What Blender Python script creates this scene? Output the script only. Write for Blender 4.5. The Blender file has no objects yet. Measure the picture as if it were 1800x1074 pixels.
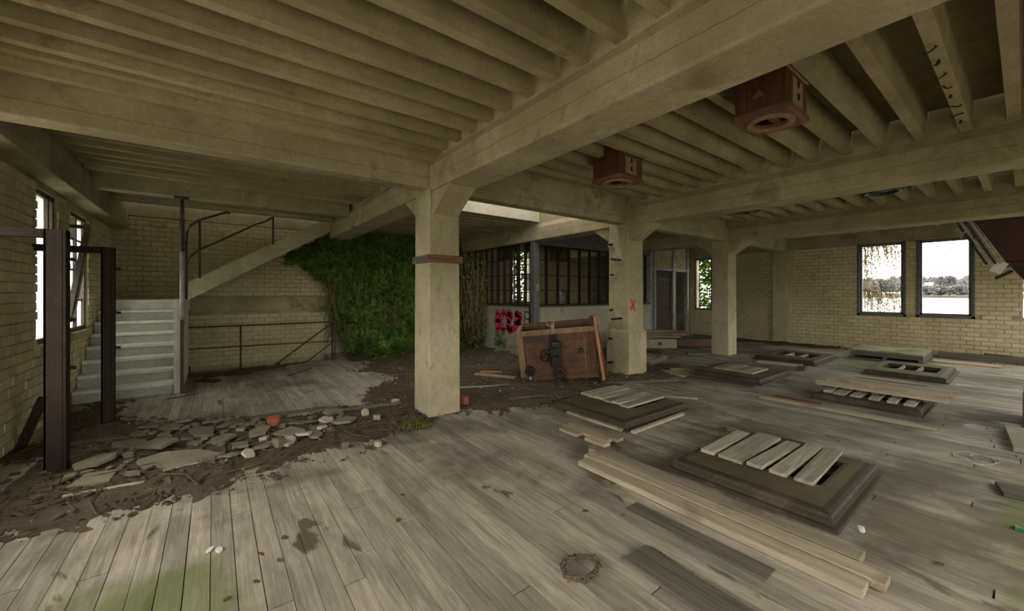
import bpy, math, random
import numpy as np
from mathutils import Vector, Matrix, Euler
random.seed(7); rng = np.random.default_rng(7)
S = bpy.context.scene
COL = S.collection
PI = math.pi
# ------------------------------------------------------------------ camera
A_CAM = math.atan2(523, 688)
cam = bpy.data.cameras.new('camera'); camo = bpy.data.objects.new('camera', cam); COL.objects.link(camo)
camo.location = (0, 0, 1.55); camo.rotation_euler = (PI/2, 0, -A_CAM)
cam.sensor_width = 36; cam.lens = 36*688/1800; cam.shift_y = -21/1800; cam.clip_start = .05; cam.clip_end = 6000
S.camera = camo
# ------------------------------------------------------------------ sky and exposure
W = bpy.data.worlds.new('sky'); S.world = W; W.use_nodes = True
bg = W.node_tree.nodes['Background']; bg.inputs[0].default_value = (1, .955, .85, 1); bg.inputs[1].default_value = 1.0
S.view_settings.view_transform = 'Standard'; S.view_settings.look = 'None'
S.view_settings.exposure = 2.6; S.view_settings.gamma = 1; S.view_settings.use_curve_mapping = False
S.cycles.max_bounces = 10; S.cycles.diffuse_bounces = 7; S.cycles.transparent_max_bounces = 12
S.cycles.caustics_reflective = False; S.cycles.caustics_refractive = False
# ------------------------------------------------------------------ helpers
FW = np.array([math.sin(A_CAM), math.cos(A_CAM)]); RT = np.array([math.cos(A_CAM), -math.sin(A_CAM)])
def view(p):                         # depth along the lens axis, and whether the photo shows that place
    w = p[0]*FW[0]+p[1]*FW[1]; u = p[0]*RT[0]+p[1]*RT[1]
    if w < .3: return 99, False
    px = 900+688*u/w; py = 516-688*(p[2]-1.55)/w
    return w, (-30 < px < 1830 and -30 < py < 1104)

class MB:
    def __init__(s): s.v = []; s.f = []
    def add(s, vs, fs):
        o = len(s.v); s.v += [tuple(p) for p in vs]; s.f += [tuple(i+o for i in f) for f in fs]; return s
    def hexa(s, c):                   # 8 corners: bottom ring then top ring
        return s.add(c, [(0,3,2,1),(4,5,6,7),(0,1,5,4),(1,2,6,5),(2,3,7,6),(3,0,4,7)])
    def box(s, x0, x1, y0, y1, z0, z1):
        return s.hexa([(x0,y0,z0),(x1,y0,z0),(x1,y1,z0),(x0,y1,z0),(x0,y0,z1),(x1,y0,z1),(x1,y1,z1),(x0,y1,z1)])
    def obox(s, c, sz, rot=(0,0,0)):
        m = Euler(rot).to_matrix(); c = Vector(c); a, b, d = sz[0]/2, sz[1]/2, sz[2]/2
        return s.hexa([c+m@Vector(q) for q in ((-a,-b,-d),(a,-b,-d),(a,b,-d),(-a,b,-d),(-a,-b,d),(a,-b,d),(a,b,d),(-a,b,d))])
    def prism(s, poly, fn, t0, t1):   # polygon (a,b) -> fn(a,b,t)
        n = len(poly); vs = [fn(a,b,t0) for a,b in poly]+[fn(a,b,t1) for a,b in poly]
        fs = [tuple(range(n))[::-1], tuple(range(n, 2*n))]+[(i,(i+1)%n,(i+1)%n+n,i+n) for i in range(n)]
        return s.add(vs, fs)
    def tube(s, path, r, n=8, cap=True):
        P = [Vector(p) for p in path]; rs = r if isinstance(r, (list, tuple)) else [r]*len(P); vs = []
        for i, p in enumerate(P):
            t = (P[min(i+1,len(P)-1)]-P[max(i-1,0)]).normalized()
            up = Vector((0,0,1)) if abs(t.z) < .9 else Vector((1,0,0))
            a = t.cross(up).normalized(); b = t.cross(a)
            vs += [p+(a*math.cos(2*PI*k/n)+b*math.sin(2*PI*k/n))*rs[i] for k in range(n)]
        fs = [(i*n+k, i*n+(k+1)%n, (i+1)*n+(k+1)%n, (i+1)*n+k) for i in range(len(P)-1) for k in range(n)]
        if cap: fs += [tuple(range(n))[::-1], tuple(range((len(P)-1)*n, len(P)*n))]
        return s.add(vs, fs)
    def torus(s, c, R, r, ax='y', n=20, m=7):
        vs = []
        for i in range(n):
            a = 2*PI*i/n
            for j in range(m):
                b = 2*PI*j/m; q = R+r*math.cos(b); h = r*math.sin(b)
                p = {'y': (q*math.cos(a), h, q*math.sin(a)), 'z': (q*math.cos(a), q*math.sin(a), h), 'x': (h, q*math.cos(a), q*math.sin(a))}[ax]
                vs.append((c[0]+p[0], c[1]+p[1], c[2]+p[2]))
        return s.add(vs, [(i*m+j, ((i+1)%n)*m+j, ((i+1)%n)*m+(j+1)%m, i*m+(j+1)%m) for i in range(n) for j in range(m)])
    def mesh(s, name, mat, smooth=False):
        me = bpy.data.meshes.new(name); me.from_pydata(s.v, [], s.f); me.update()
        if mat: me.materials.append(mat)
        if smooth: me.polygons.foreach_set('use_smooth', [True]*len(me.polygons))
        return me
    def build(s, name, mat, parent=None, smooth=False, bevel=0, loc=None):
        o = bpy.data.objects.new(name, s.mesh(name, mat, smooth)); COL.objects.link(o); o.parent = parent
        if loc: o.location = loc
        if bevel:
            m = o.modifiers.new('bevel', 'BEVEL'); m.width = bevel; m.segments = 2; m.limit_method = 'ANGLE'
        return o
def tag(o, label=None, cat=None, group=None, kind=None):
    if label: o['label'] = label
    if cat: o['category'] = cat
    if group: o['group'] = group
    if kind: o['kind'] = kind
    return o
def empty(name, loc, label, cat, group=None, rz=0):
    o = bpy.data.objects.new(name, None); COL.objects.link(o); o.location = loc; o.rotation_euler = (0,0,rz); o.empty_display_size = .1
    return tag(o, label, cat, group)
def inst(name, me, parent=None, loc=(0,0,0), rot=(0,0,0), sc=(1,1,1)):
    o = bpy.data.objects.new(name, me); COL.objects.link(o); o.parent = parent; o.location = loc; o.rotation_euler = rot; o.scale = sc
    return o
def copy_tree(o, parent=None):
    c = o.copy(); COL.objects.link(c); c.parent = parent
    for ch in list(o.children): copy_tree(ch, c)
    return c
def cells(u0, u1, v0, v1, holes):
    us = sorted({u0, u1} | {min(max(h[i], u0), u1) for h in holes for i in (0,1)}); vs = sorted({v0, v1} | {min(max(h[i], v0), v1) for h in holes for i in (2,3)})
    for a, b in zip(us, us[1:]):
        for c, d in zip(vs, vs[1:]):
            m, n = (a+b)/2, (c+d)/2
            if not any(h[0] < m < h[1] and h[2] < n < h[3] for h in holes): yield a, b, c, d
_lat = rng.random((64, 64))
def vnoise(x, y):
    x = np.asarray(x, float); y = np.asarray(y, float); xi = np.floor(x).astype(int); yi = np.floor(y).astype(int); fx = x-xi; fy = y-yi
    fx = fx*fx*(3-2*fx); fy = fy*fy*(3-2*fy); g = lambda i, j: _lat[i % 64, j % 64]
    return (g(xi,yi)*(1-fx)+g(xi+1,yi)*fx)*(1-fy)+(g(xi,yi+1)*(1-fx)+g(xi+1,yi+1)*fx)*fy
def fbm(x, y): return (vnoise(x,y)+.5*vnoise(x*2.1+7,y*2.1)+.25*vnoise(x*4.3,y*4.3+3)+.12*vnoise(x*9,y*9))/1.87
# ------------------------------------------------------------------ materials
class NT:
    def __init__(s, name):
        s.m = bpy.data.materials.new(name); s.m.use_nodes = True; s.t = s.m.node_tree; s.b = s.t.nodes['Principled BSDF']
    def n(s, ty, **kw):
        x = s.t.nodes.new('ShaderNode'+ty)
        for k, v in kw.items(): setattr(x, k, v)
        return x
    def l(s, a, b): s.t.links.new(a, b)
    def val(s, sock, v):
        if hasattr(v, 'is_linked') or isinstance(v, bpy.types.NodeSocket): s.l(v, sock)
        else: sock.default_value = v
    def math(s, op, a, b=0.0, clamp=False):
        x = s.n('Math', operation=op, use_clamp=clamp); s.val(x.inputs[0], a); s.val(x.inputs[1], b); return x.outputs[0]
    def mix(s, f, a, b, mode='MIX'):
        x = s.n('Mix', data_type='RGBA', blend_type=mode); s.val(x.inputs[0], f)
        for i, c in ((6, a), (7, b)):
            if isinstance(c, bpy.types.NodeSocket): s.l(c, x.inputs[i])
            else: x.inputs[i].default_value = (*c, 1)
        return x.outputs[2]
    def noise(s, vec, scale, detail=4, rough=.55, dist=0):
        x = s.n('TexNoise'); s.l(vec, x.inputs['Vector']); x.inputs['Scale'].default_value = scale; x.inputs['Detail'].default_value = detail
        x.inputs['Roughness'].default_value = rough; x.inputs['Distortion'].default_value = dist; return x.outputs[0]
    def ramp(s, v, lo, hi, a=0., b=1.):
        x = s.n('MapRange', interpolation_type='SMOOTHSTEP'); s.val(x.inputs[0], v)
        for i, q in enumerate((lo, hi, a, b)): x.inputs[i+1].default_value = q
        return x.outputs[0]
    def pos(s, scale=(1,1,1), rnd=0):
        g = s.n('NewGeometry').outputs['Position']
        if rnd:
            oi = s.n('ObjectInfo').outputs['Random']; c = s.n('CombineXYZ'); k = s.math('MULTIPLY', oi, rnd)
            for i in range(3): s.l(k, c.inputs[i])
            ad = s.n('VectorMath', operation='ADD'); s.l(g, ad.inputs[0]); s.l(c.outputs[0], ad.inputs[1]); g = ad.outputs[0]
        mp = s.n('VectorMath', operation='MULTIPLY'); s.l(g, mp.inputs[0]); mp.inputs[1].default_value = scale; return mp.outputs[0]
    def rand(s): return s.n('ObjectInfo').outputs['Random']
    def bump(s, h, strength=.4, dist=.01):
        x = s.n('Bump'); x.inputs['Strength'].default_value = strength; x.inputs['Distance'].default_value = dist; s.l(h, x.inputs['Height']); s.l(x.outputs[0], s.b.inputs['Normal'])
    def out(s, col, rough=.9, metal=0, spec=.3):
        s.val(s.b.inputs['Base Color'], col if isinstance(col, bpy.types.NodeSocket) else (*col, 1)); s.val(s.b.inputs['Roughness'], rough); s.b.inputs['Metallic'].default_value = metal
        s.b.inputs['Specular IOR Level'].default_value = spec; return s.m
def stone(name, c1, c2, c3=None, sc=1.2, rough=.93, pit=.5, streak=None, rnd=.0, bs=.35, c3t=.6, seam=()):
    t = NT(name); p = t.pos(); c = t.mix(t.ramp(t.noise(p, sc, 6, .6), .35, .68), c1, c2)
    if c3: c = t.mix(t.ramp(t.noise(t.pos(streak) if streak else p, sc*1.7, 5, .65, .6), c3t, c3t+.14, 0, .75), c, c3)
    c = t.mix(1.0, c, t.mix(t.ramp(t.noise(p, sc*8, 7, .75), .3, .7), (.82,.81,.79), (1.13,1.13,1.12)), 'MULTIPLY')
    if seam:
        sx = t.n('SeparateXYZ'); t.l(p, sx.inputs[0]); wob = t.math('MULTIPLY', t.noise(p, 3, 5, .7), .03)
        for zs in seam: c = t.mix(t.ramp(t.math('ABSOLUTE', t.math('SUBTRACT', t.math('ADD', sx.outputs[2], wob), zs)), .002, .007, .6, 0), c, tuple(x*.3 for x in c1))
    f = t.noise(p, 55, 4, .7); c = t.mix(t.ramp(f, .3, .5, pit, 0), c, tuple(x*.45 for x in c1))
    if rnd: c = t.mix(1.0, c, t.mix(t.rand(), (1-rnd,)*3, (1+rnd,)*3), 'MULTIPLY')
    g = t.math('ADD', t.noise(p, 9, 5, .6), t.math('MULTIPLY', f, .35)); t.bump(g, bs, .02); return t.out(c, rough)
def wood(name, c1, c2, axis=1, rough=.8, rnd=.25, dark=None, gs=34, dt=.58, bs=.35, spec=.25):
    t = NT(name); sc = [gs]*3; sc[axis] = 1.6; p = t.pos(tuple(sc), 37)
    g = t.noise(p, 1, 6, .65, .8); c = t.mix(t.ramp(g, .32, .68), c1, c2)
    if dark: c = t.mix(t.ramp(t.noise(t.pos(), 1.9, 5, .6), dt, dt+.13, 0, .85), c, dark)
    c = t.mix(1.0, c, t.mix(t.rand(), (1-rnd,)*3, (1+rnd,)*3), 'MULTIPLY'); t.bump(g, bs, .006); return t.out(c, rough, spec=spec)
def plain(name, c, rough=.6, metal=0, var=.3, sc=14, bs=.2):
    t = NT(name); n = t.noise(t.pos(), sc, 5, .6); cc = t.mix(t.ramp(n, .3, .7), tuple(x*(1-var) for x in c), tuple(min(1, x*(1+var)) for x in c)); t.bump(n, bs, .004); return t.out(cc, rough, metal)
def floor_mat():
    t = NT('floor_boards'); p = t.pos(); r = t.rand()
    g = t.noise(t.pos((46, 2.0, 46), 53), 1, 7, .66, 1.1)
    c = t.mix(t.ramp(g, .3, .7), (.3,.272,.226), (.475,.438,.37))
    c = t.mix(1.0, c, t.mix(r, (.76,.76,.77), (1.2,1.19,1.17)), 'MULTIPLY')
    sx = t.n('SeparateXYZ'); t.l(p, sx.inputs[0]); X, Y = sx.outputs[0], sx.outputs[1]
    # worn pale paint on the hatch side of the hall
    wp = t.math('MULTIPLY', t.ramp(t.noise(t.pos((11, 1.3, 1)), 1, 6, .7, .4), .5, .6), t.ramp(X, 3.4, 6.4, 0, .75))
    c = t.mix(wp, c, (.52,.53,.45))
    tp = t.math('MULTIPLY', t.ramp(t.noise(t.pos((1.2, .45, 1)), 1, 5, .6), .46, .6), t.ramp(X, 3.2, 6.2, 0, .6)); c = t.mix(tp, c, (.15,.16,.138))
    # trodden dirt and damp
    c = t.mix(t.ramp(t.noise(p, .75, 6, .62, .4), .47, .64, 0, .72), c, (.12,.103,.076))
    c = t.mix(1.0, c, t.mix(t.ramp(t.noise(t.pos((9,1.6,1)), 1, 6, .7), .35, .65), (.8,.79,.78), (1.12,1.12,1.12)), 'MULTIPLY')
    hd = t.math('MULTIPLY', t.ramp(X, 2.7, 3.3, 0, 1), t.math('MULTIPLY', t.ramp(X, 4.8, 6.6, 1, 0), t.ramp(Y, 4.6, 3.4, 0, 1))); c = t.mix(t.math('MULTIPLY', hd, t.ramp(t.noise(p, 1.4, 5, .6), .4, .58, 0, .75)), c, (.12,.1,.066))
    st = t.noise(t.pos((2.3, 1.0, 1)), 1.15, 5, .55, .7); c = t.mix(t.ramp(st, .63, .67, 0, .8), c, (.075,.062,.04))
    # moss
    mossn = t.noise(p, 2.6, 6, .6, .3); mk = None
    for (cx, cy, rx, ry) in ((-.35, 2.4, .75, 1.0), (4.3, -.3, 2.4, .62), (12.2, 1.9, 2.2, 1.5), (11.6, 6.4, 3, 1.2)):
        d = t.math('SQRT', t.math('ADD', t.math('POWER', t.math('ABSOLUTE', t.math('DIVIDE', t.math('SUBTRACT', X, cx), rx)), 2.), t.math('POWER', t.math('ABSOLUTE', t.math('DIVIDE', t.math('SUBTRACT', Y, cy), ry)), 2.)))
        m = t.ramp(d, .25, 1.15, 1, 0); mk = m if mk is None else t.math('MAXIMUM', mk, m)
    mf = t.ramp(t.math('ADD', t.math('MULTIPLY', mk, .55), t.math('MULTIPLY', mossn, .8)), .66, .9, 0, .68); c = t.mix(mf, c, (.16,.2,.055))
    t.bump(t.math('ADD', g, t.math('MULTIPLY', mossn, .5)), .4, .006)
    return t.out(c, t.ramp(st, .6, .67, .75, .42), spec=.3)
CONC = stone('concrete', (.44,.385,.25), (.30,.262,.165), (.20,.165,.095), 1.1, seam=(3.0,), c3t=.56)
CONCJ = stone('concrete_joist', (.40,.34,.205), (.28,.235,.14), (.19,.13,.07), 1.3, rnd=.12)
CONCW = stone('concrete_column', (.48,.435,.30), (.37,.335,.215), (.27,.235,.145), 1.5, pit=.45, streak=(3,3,.7), c3t=.57)
STEPM = stone('stair_concrete', (.7,.71,.64), (.58,.59,.52), (.38,.41,.26), 1.6, pit=.3, c3t=.66)
PALE = stone('weathered_concrete', (.34,.315,.26), (.27,.245,.2), (.17,.15,.11), 1.5, pit=.4)
BRICK = stone('painted_brick', (.62,.555,.365), (.5,.44,.275), (.33,.27,.155), 1.0, rnd=.09, pit=.5)
MORT = stone('mortar', (.44,.39,.255), (.29,.245,.15), (.17,.135,.08), 2.2)
BRICKD = stone('bare_brick', (.25,.205,.125), (.17,.135,.075), (.34,.29,.18), 1.3, rnd=.25, pit=.5)
DADO = stone('rendered_wall', (.46,.445,.37), (.36,.345,.275), (.24,.22,.15), 1.2, pit=.3)
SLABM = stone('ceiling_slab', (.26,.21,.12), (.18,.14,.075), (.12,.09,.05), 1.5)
RISER = stone('shaded_riser', (.44,.46,.43), (.35,.37,.34), (.24,.28,.18), 1.6, pit=.3)  # bluish-grey risers, with shade below the treads painted into the darker tone
FLOORM = floor_mat()
SUB = plain('floor_substrate', (.03,.025,.02), .95)
DIRT = stone('dirt', (.115,.09,.064), (.07,.053,.037), (.19,.155,.115), 3.5, pit=.7, bs=.9, c3t=.58)
CHIPB = stone('brown_litter', (.15,.115,.078), (.09,.066,.043), (.26,.215,.155), 7, rnd=.3)
CHIPP = stone('pale_crumbs', (.55,.51,.43), (.38,.34,.27), None, 9)
SHARD = stone('plaster_slab', (.235,.212,.165), (.17,.152,.117), (.11,.09,.064), 2.4, rnd=.22, pit=.4)
SLAT = wood('grey_slat', (.27,.245,.195), (.46,.425,.345), 0, dark=(.17,.145,.105))
BOARD = wood('loose_board', (.335,.285,.212), (.46,.395,.3), 1, dark=(.22,.182,.133), gs=26, dt=.52)
BOARD2 = wood('grey_board', (.285,.245,.185), (.4,.345,.265), 1, dark=(.185,.155,.115), dt=.52, gs=26)
BOARDD = wood('dark_board', (.085,.075,.062), (.16,.14,.115), 1)
BOARDP = wood('pinkish_board', (.48,.36,.26), (.62,.48,.36), 1)
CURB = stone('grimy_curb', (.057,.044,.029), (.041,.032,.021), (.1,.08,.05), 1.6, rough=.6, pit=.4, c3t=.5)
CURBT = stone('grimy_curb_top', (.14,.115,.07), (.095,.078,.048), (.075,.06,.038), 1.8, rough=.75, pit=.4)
RUST = stone('rusty_steel', (.036,.023,.017), (.026,.017,.013), (.07,.034,.02), 4, rough=.75, pit=.3)
RAILM = plain('brown_rail_paint', (.075,.046,.036), .6)
IRON = plain('dark_iron', (.045,.04,.036), .5, .5)
STEELP = plain('grey_steel_paint', (.10,.105,.11), .55)
PIPE = plain('pale_pipe', (.42,.39,.37), .45)
MAHOG = wood('red_brown_wood', (.06,.026,.014), (.125,.055,.027), 2, rough=.5, dark=(.06,.035,.022), spec=.4)
MAHOGH = wood('red_brown_board', (.085,.04,.023), (.185,.09,.05), 0, rough=.5, dark=(.055,.036,.026), dt=.52, spec=.4)
TAN = wood('tan_wood', (.17,.11,.065), (.3,.21,.125), 2, dark=(.16,.1,.06))
ORNG = wood('orange_board', (.28,.125,.06), (.42,.215,.11), 2, dark=(.25,.12,.06))
CHUTE = stone('chute_red_paint', (.075,.028,.022), (.05,.02,.017), (.1,.045,.03), 1.5, rough=.55, pit=.2)
PINK = plain('pink_spray', (.95,.045,.17), .6, var=.1); BLACK = plain('black_spray', (.012,.012,.012), .6)
REDS = plain('red_spray', (.75,.09,.05), .7, var=.1); GRNS = plain('green_spray', (.25,.6,.05), .7, var=.1); ORNS = plain('orange_spray', (.7,.22,.1), .7, var=.15)
PINKU = plain('magenta_spray', (.6,.04,.2), .7, var=.2)
WHITE = plain('white_scrap', (.72,.72,.7), .7, var=.12); GLASSG = plain('green_glass', (.02,.2,.08), .2)
REDB = stone('red_brick_chunk', (.36,.12,.075), (.25,.09,.06), None, 6)
MOSSM = stone('moss_clump', (.17,.15,.045), (.1,.09,.03), None, 18, bs=1)
def leafm(name, c1, c2, tr=.35):
    t = NT(name); c = t.mix(t.ramp(t.noise(t.pos(), 3.2, 4, .7), .35, .65), c1, c2); c = t.mix(1.0, c, t.mix(t.rand(), (.7,)*3, (1.3,)*3), 'MULTIPLY'); t.out(c, .55, spec=.25)
    tl = t.n('BsdfTranslucent'); t.l(c, tl.inputs[0]); mx = t.n('MixShader'); mx.inputs[0].default_value = tr
    t.l(t.b.outputs[0], mx.inputs[1]); t.l(tl.outputs[0], mx.inputs[2]); t.l(mx.outputs[0], t.t.nodes['Material Output'].inputs[0]); return t.m
IVY = leafm('ivy_leaf', (.075,.17,.03), (.22,.37,.075)); IVYD = leafm('dry_ivy_leaf', (.16,.09,.04), (.24,.15,.07))
GREEN = leafm('bush_leaf', (.035,.11,.009), (.12,.23,.02), .45); WILLOW = leafm('willow_leaf', (.15,.125,.035), (.24,.2,.065), .4)
VINE = plain('dry_vine', (.2,.145,.085), .9); BARK = plain('bark', (.12,.09,.06), .9)
def glass(name, dirt, c=(.75,.8,.76)):
    t = NT(name); o = t.t.nodes['Material Output']; tr = t.n('BsdfTransparent'); tl = t.n('BsdfTranslucent'); tl.inputs[0].default_value = (*c, 1)
    g = t.n('BsdfGlossy'); g.inputs['Roughness'].default_value = .15; g.inputs[0].default_value = (.5,.5,.5,1)
    m1 = t.n('MixShader'); t.l(t.ramp(t.noise(t.pos(), 2.5, 5, .7), .3, .7, dirt*.6, min(1, dirt*1.3)), m1.inputs[0]); t.l(tr.outputs[0], m1.inputs[1]); t.l(tl.outputs[0], m1.inputs[2])
    m2 = t.n('MixShader'); m2.inputs[0].default_value = .05; t.l(m1.outputs[0], m2.inputs[1]); t.l(g.outputs[0], m2.inputs[2]); t.l(m2.outputs[0], o.inputs[0]); return t.m
GLASS = glass('dirty_window_glass', .55, (.85,.93,.9)); GLASSD = glass('grimy_pane', .5, (.2,.19,.14))

# ================================================================== STRUCTURE
XL, XR, YB, YF = -1.6, 14.45, 11.0, -1.4      # left wall, lake wall, back wall, added rear wall behind the camera
ZJ, ZS, ZB = 3.25, 3.52, 2.83                 # joist underside, slab underside, beam underside
HATCH = {'A': (3.18,4.55,.73,1.93, 3.66,4.30,.95,1.80), 'B': (3.65,5.05,2.70,3.92, 4.26,4.86,3.02,3.84), 'C': (7.28,8.72,2.68,3.95, 7.75,8.35,2.98,3.7),
         'D': (10.15,11.85,2.70,3.95, 10.72,11.45,2.95,3.72), 'E': (9.95,11.68,.80,1.95, 10.5,11.25,1.0,1.75), 'F': (6.98,8.45,.76,1.93, 7.3,8.1,.98,1.75)}
PIT = (-.42, 2.28, 9.85, YB)
fholes = [(h[4],h[5],h[6],h[7]) for h in HATCH.values()]+[PIT]
m = MB()
for a,b,c,d in cells(XL-.35, XR+.35, YF, YB, fholes): m.box(a,b,c,d,-.2,-.028)
floor = tag(m.build('floor', SUB), 'worn grey timber plank floor of the derelict hall', 'floor', kind='structure')
unit = MB().hexa([(-.5,-.5,-.5),(.5,-.5,-.5),(.5,.5,-.5),(-.5,.5,-.5),(-.495,-.499,.5),(.495,-.499,.5),(.495,.499,.5),(-.495,.499,.5)])
plank_me = unit.mesh('plank', FLOORM)
planks = []; x = XL; PW = .113
while x < XR:
    w = PW if x < 5 else PW*.95
    y = YF-random.random()*3; cuts = [(h[2],h[3]) for h in fholes if h[0] < x+w*.5 < h[1]]
    while y < YB:
        L = random.uniform(1.5, 4.2); a, b = max(y, YF), min(y+L, YB); y += L
        if b-a < .1: continue
        segs = [(a,b)]
        for c, d in cuts:
            segs = [q for s in segs for q in ((s[0], min(s[1], c)), (max(s[0], d), s[1])) if q[1]-q[0] > .05]
        planks += [(x, x+w, s[0], s[1]) for s in segs]
    x += w
def pscore(p):
    best = 0
    for k in range(7):
        q = ((p[0]+p[1])/2, p[2]+(p[3]-p[2])*k/6, 0); w, ok = view(q)
        if ok: best += (p[3]-p[2])/w**2.6
    return -best
planks.sort(key=pscore); rest = MB()
for i, (a,b,c,d) in enumerate(planks):
    g = random.uniform(.0015,.0042); dz = random.uniform(-.003,.0015)
    if i < 300:
        inst('plank', plank_me, floor, ((a+b)/2, (c+d)/2, -.0145+dz), (0, random.uniform(-.012,.012), random.uniform(-.0008,.0008)), (b-a-g, d-c-.004, .029))
    else: rest.box(a+g/2, b-g/2, c+.002, d-.002, -.028, dz)
tag(rest.build('plank', FLOORM, floor), kind='stuff')

# ---- walls -------------------------------------------------------
def brick_mesh(k, mat):
    e = .012; r = random.Random(k); j = lambda: r.uniform(-.012,.012)
    vs = [(-.5,-.5,0),(.5,-.5,0),(.5,.5,0),(-.5,.5,0),(-.5+e+j(),-.5+.05+j(),1),(.5-e+j(),-.5+.05+j(),1),(.5-e+j(),.5-.05+j(),1),(-.5+e+j(),.5-.05+j(),1)]
    return MB().hexa(vs).mesh('brick', mat)
def lay_bricks(parent, fn, rot, u0, u1, v0, v1, holes, mat=BRICK, n_own=300, course=.104, L=.222, jt=.011, depth=.011):
    """fn(u,v,n) -> world point, n = distance proud of the wall face"""
    full = []; part = MB(); v = v0; row = 0
    while v+course*.5 < v1:
        u = u0-(L/2 if row % 2 else 0)-.02*random.random()
        while u < u1:
            a, b, c, d = max(u, u0)+jt/2, min(u+L, u1)-jt/2, v+jt/2, min(v+course, v1)-jt/2
            u += L
            if b-a < .03: continue
            hit = [h for h in holes if h[0] < b and h[1] > a and h[2] < d and h[3] > c]
            if any(h[2] < (c+d)/2 < h[3] for h in hit):
                segs = [(a, b)]
                for h in hit: segs = [q for s in segs for q in ((s[0], min(s[1], h[0])), (max(s[0], h[1]), s[1])) if q[1]-q[0] > .03]
                full += [(p, q, c, d, 1) for p, q in segs]
            elif not hit: full.append((a, b, c, d, 0))
        v += course; row += 1
    def key(q):
        w, ok = view(fn((q[0]+q[1])/2, (q[2]+q[3])/2, 0)); return w if ok and not q[4] else w+500
    full.sort(key=key); mes = [brick_mesh(k, mat) for k in range(4)]
    for i, (a,b,c,d,cut) in enumerate(full):
        dep = depth*random.uniform(.3, 1.5)
        if random.random() < .012: dep = .002
        if i < n_own and not cut:
            inst('brick', random.choice(mes), parent, fn((a+b)/2, (c+d)/2, 0), rot, (b-a, d-c, dep))
        else:
            e = .004; r = lambda: random.uniform(-.003,.003)
            q = [(a,c),(b,c),(b,d),(a,d)]; q2 = [(a+e+r(),c+e+r()),(b-e+r(),c+e+r()),(b-e+r(),d-e+r()),(a+e+r(),d-e+r())]
            o = len(part.v); part.v += [tuple(fn(s,t,0)) for s,t in q]+[tuple(fn(s,t,dep)) for s,t in q2]
            part.f += [(o+4,o+5,o+6,o+7)]+[(o+k,o+(k+1)%4,o+4+(k+1)%4,o+4+k) for k in range(4)]
    if part.f: tag(part.build('brick', mat, parent), kind='stuff')
LW = [(6.74,7.5,.96,2.76),(8.02,9.0,1.0,2.72),(3.75,5.15,.75,2.78),(2.1,3.45,.75,2.78),(.45,1.8,.75,2.78),(-1.1,.15,.75,2.78)]  # narrow windows, then unseen wide openings added to let in daylight
RW = [(.8,1.68,1.0,2.9),(1.97,2.85,1.0,2.9),(6.95,7.62,.95,2.86),(-1.9,-1.1,1.0,2.9),(-.8,.05,1.0,2.9)]  # visible lake-side windows, then unseen ones added for extra light
BW = [(8.25,9.25,1.2,3.12),(12.9,13.7,0,2.4)]
m = MB()
for a,b,c,d in cells(YF, YB+.35, -.2, 3.6, LW): m.box(XL-.35, XL, a, b, c, d)
wall_left = tag(m.build('wall_left', MORT), 'cream painted brick wall with tall narrow windows', 'wall', kind='structure')
lay_bricks(wall_left, lambda u,v,n: (XL+n, u, v), (PI/2, 0, PI/2), -1.0, YB, 0, 2.83, LW)
m = MB()
for a,b,c,d in cells(YF, YB+.35, -.2, 3.6, RW): m.box(XR, XR+.35, a, b, c, d)
wall_right = tag(m.build('wall_right', MORT), 'cream painted brick wall facing the lake', 'wall', kind='structure')
lay_bricks(wall_right, lambda u,v,n: (XR-n, u, v), (PI/2, 0, -PI/2), -1.0, 7.8, 0, 2.93, RW+[(4.53,4.97,-1,3)])
m = MB()
for a,b,c,d in cells(XL-.35, XR+.35, -2.2, 3.6, [BW[0]]): m.box(a, b, YB, YB+.35, c, d)
m.box(XL-.35, XR+.35, YB, YB+.35, 3.6, 6.2)
wall_back = tag(m.build('wall_back', MORT), 'rough brick end wall behind the stair and the ivy', 'wall', kind='structure')
bh = [BW[0], (-.42,2.9,1.13,1.47)]
lay_bricks(wall_back, lambda u,v,n: (u, YB-n, v), (PI/2, 0, 0), XL, 6.2, -.9, 3.13, bh)
lay_bricks(wall_back, lambda u,v,n: (u, YB-n, v), (PI/2, 0, 0), 6.2, XR, 0, 3.2, bh, n_own=0)
MB().box(-.42,2.9,YB-.035,YB,1.13,1.47).build('concrete_band', CONC, wall_back, bevel=.01)
MB().box(XL,XR,YB-.06,YB,3.13,3.55).build('ring_beam', CONC, wall_back)
MB().box(2.28,2.95,YB-.04,YB,-.1,1.13).build('plaster_patch', DADO, wall_back)
m = MB()
for (x0,x1,z) in ((6.25,6.8,4.68),(9.5,10.0,4.65)):
    for k in range(4): m.tube([(x0+(x1-x0)*k/4, YB-.02, z-.12), (x0+(x1-x0)*(k+.5)/4, YB-.02, z+.16), (x0+(x1-x0)*(k+1)/4, YB-.02, z-.1)], .045, 6)
tag(m.build('magenta_spray_paint', PINKU, wall_back), 'magenta spray paint on the upper storey wall')
RWIN = [(XL+.5+k*2.64, XL+.5+k*2.64+1.7, .35, 2.0) for k in range(6)]  # unseen rear wall is added; these openings shape the light it lets in
m = MB()
for a,b,c,d in cells(XL-.35, XR+.35, -.2, 3.6, RWIN): m.box(a, b, YF-.35, YF, c, d)
tag(m.build('wall_rear_added', CONC), 'added concrete wall behind the viewer, its wide openings shaped for the light', 'wall', kind='structure')
m = MB()
for a,b,c,d in cells(XL-.35, XR+.35, 1.5, YB+.35, [(3.4,6.2,2.6,6.4)]): m.box(a, b, c, d, 6.2, 6.35)  # roof added to hold back sky light, opening left over the ceiling hole
m.box(XL-.35, XL, 1.5, YB+.35, 3.6, 6.2)  # upper side wall added to block light from the left
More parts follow.
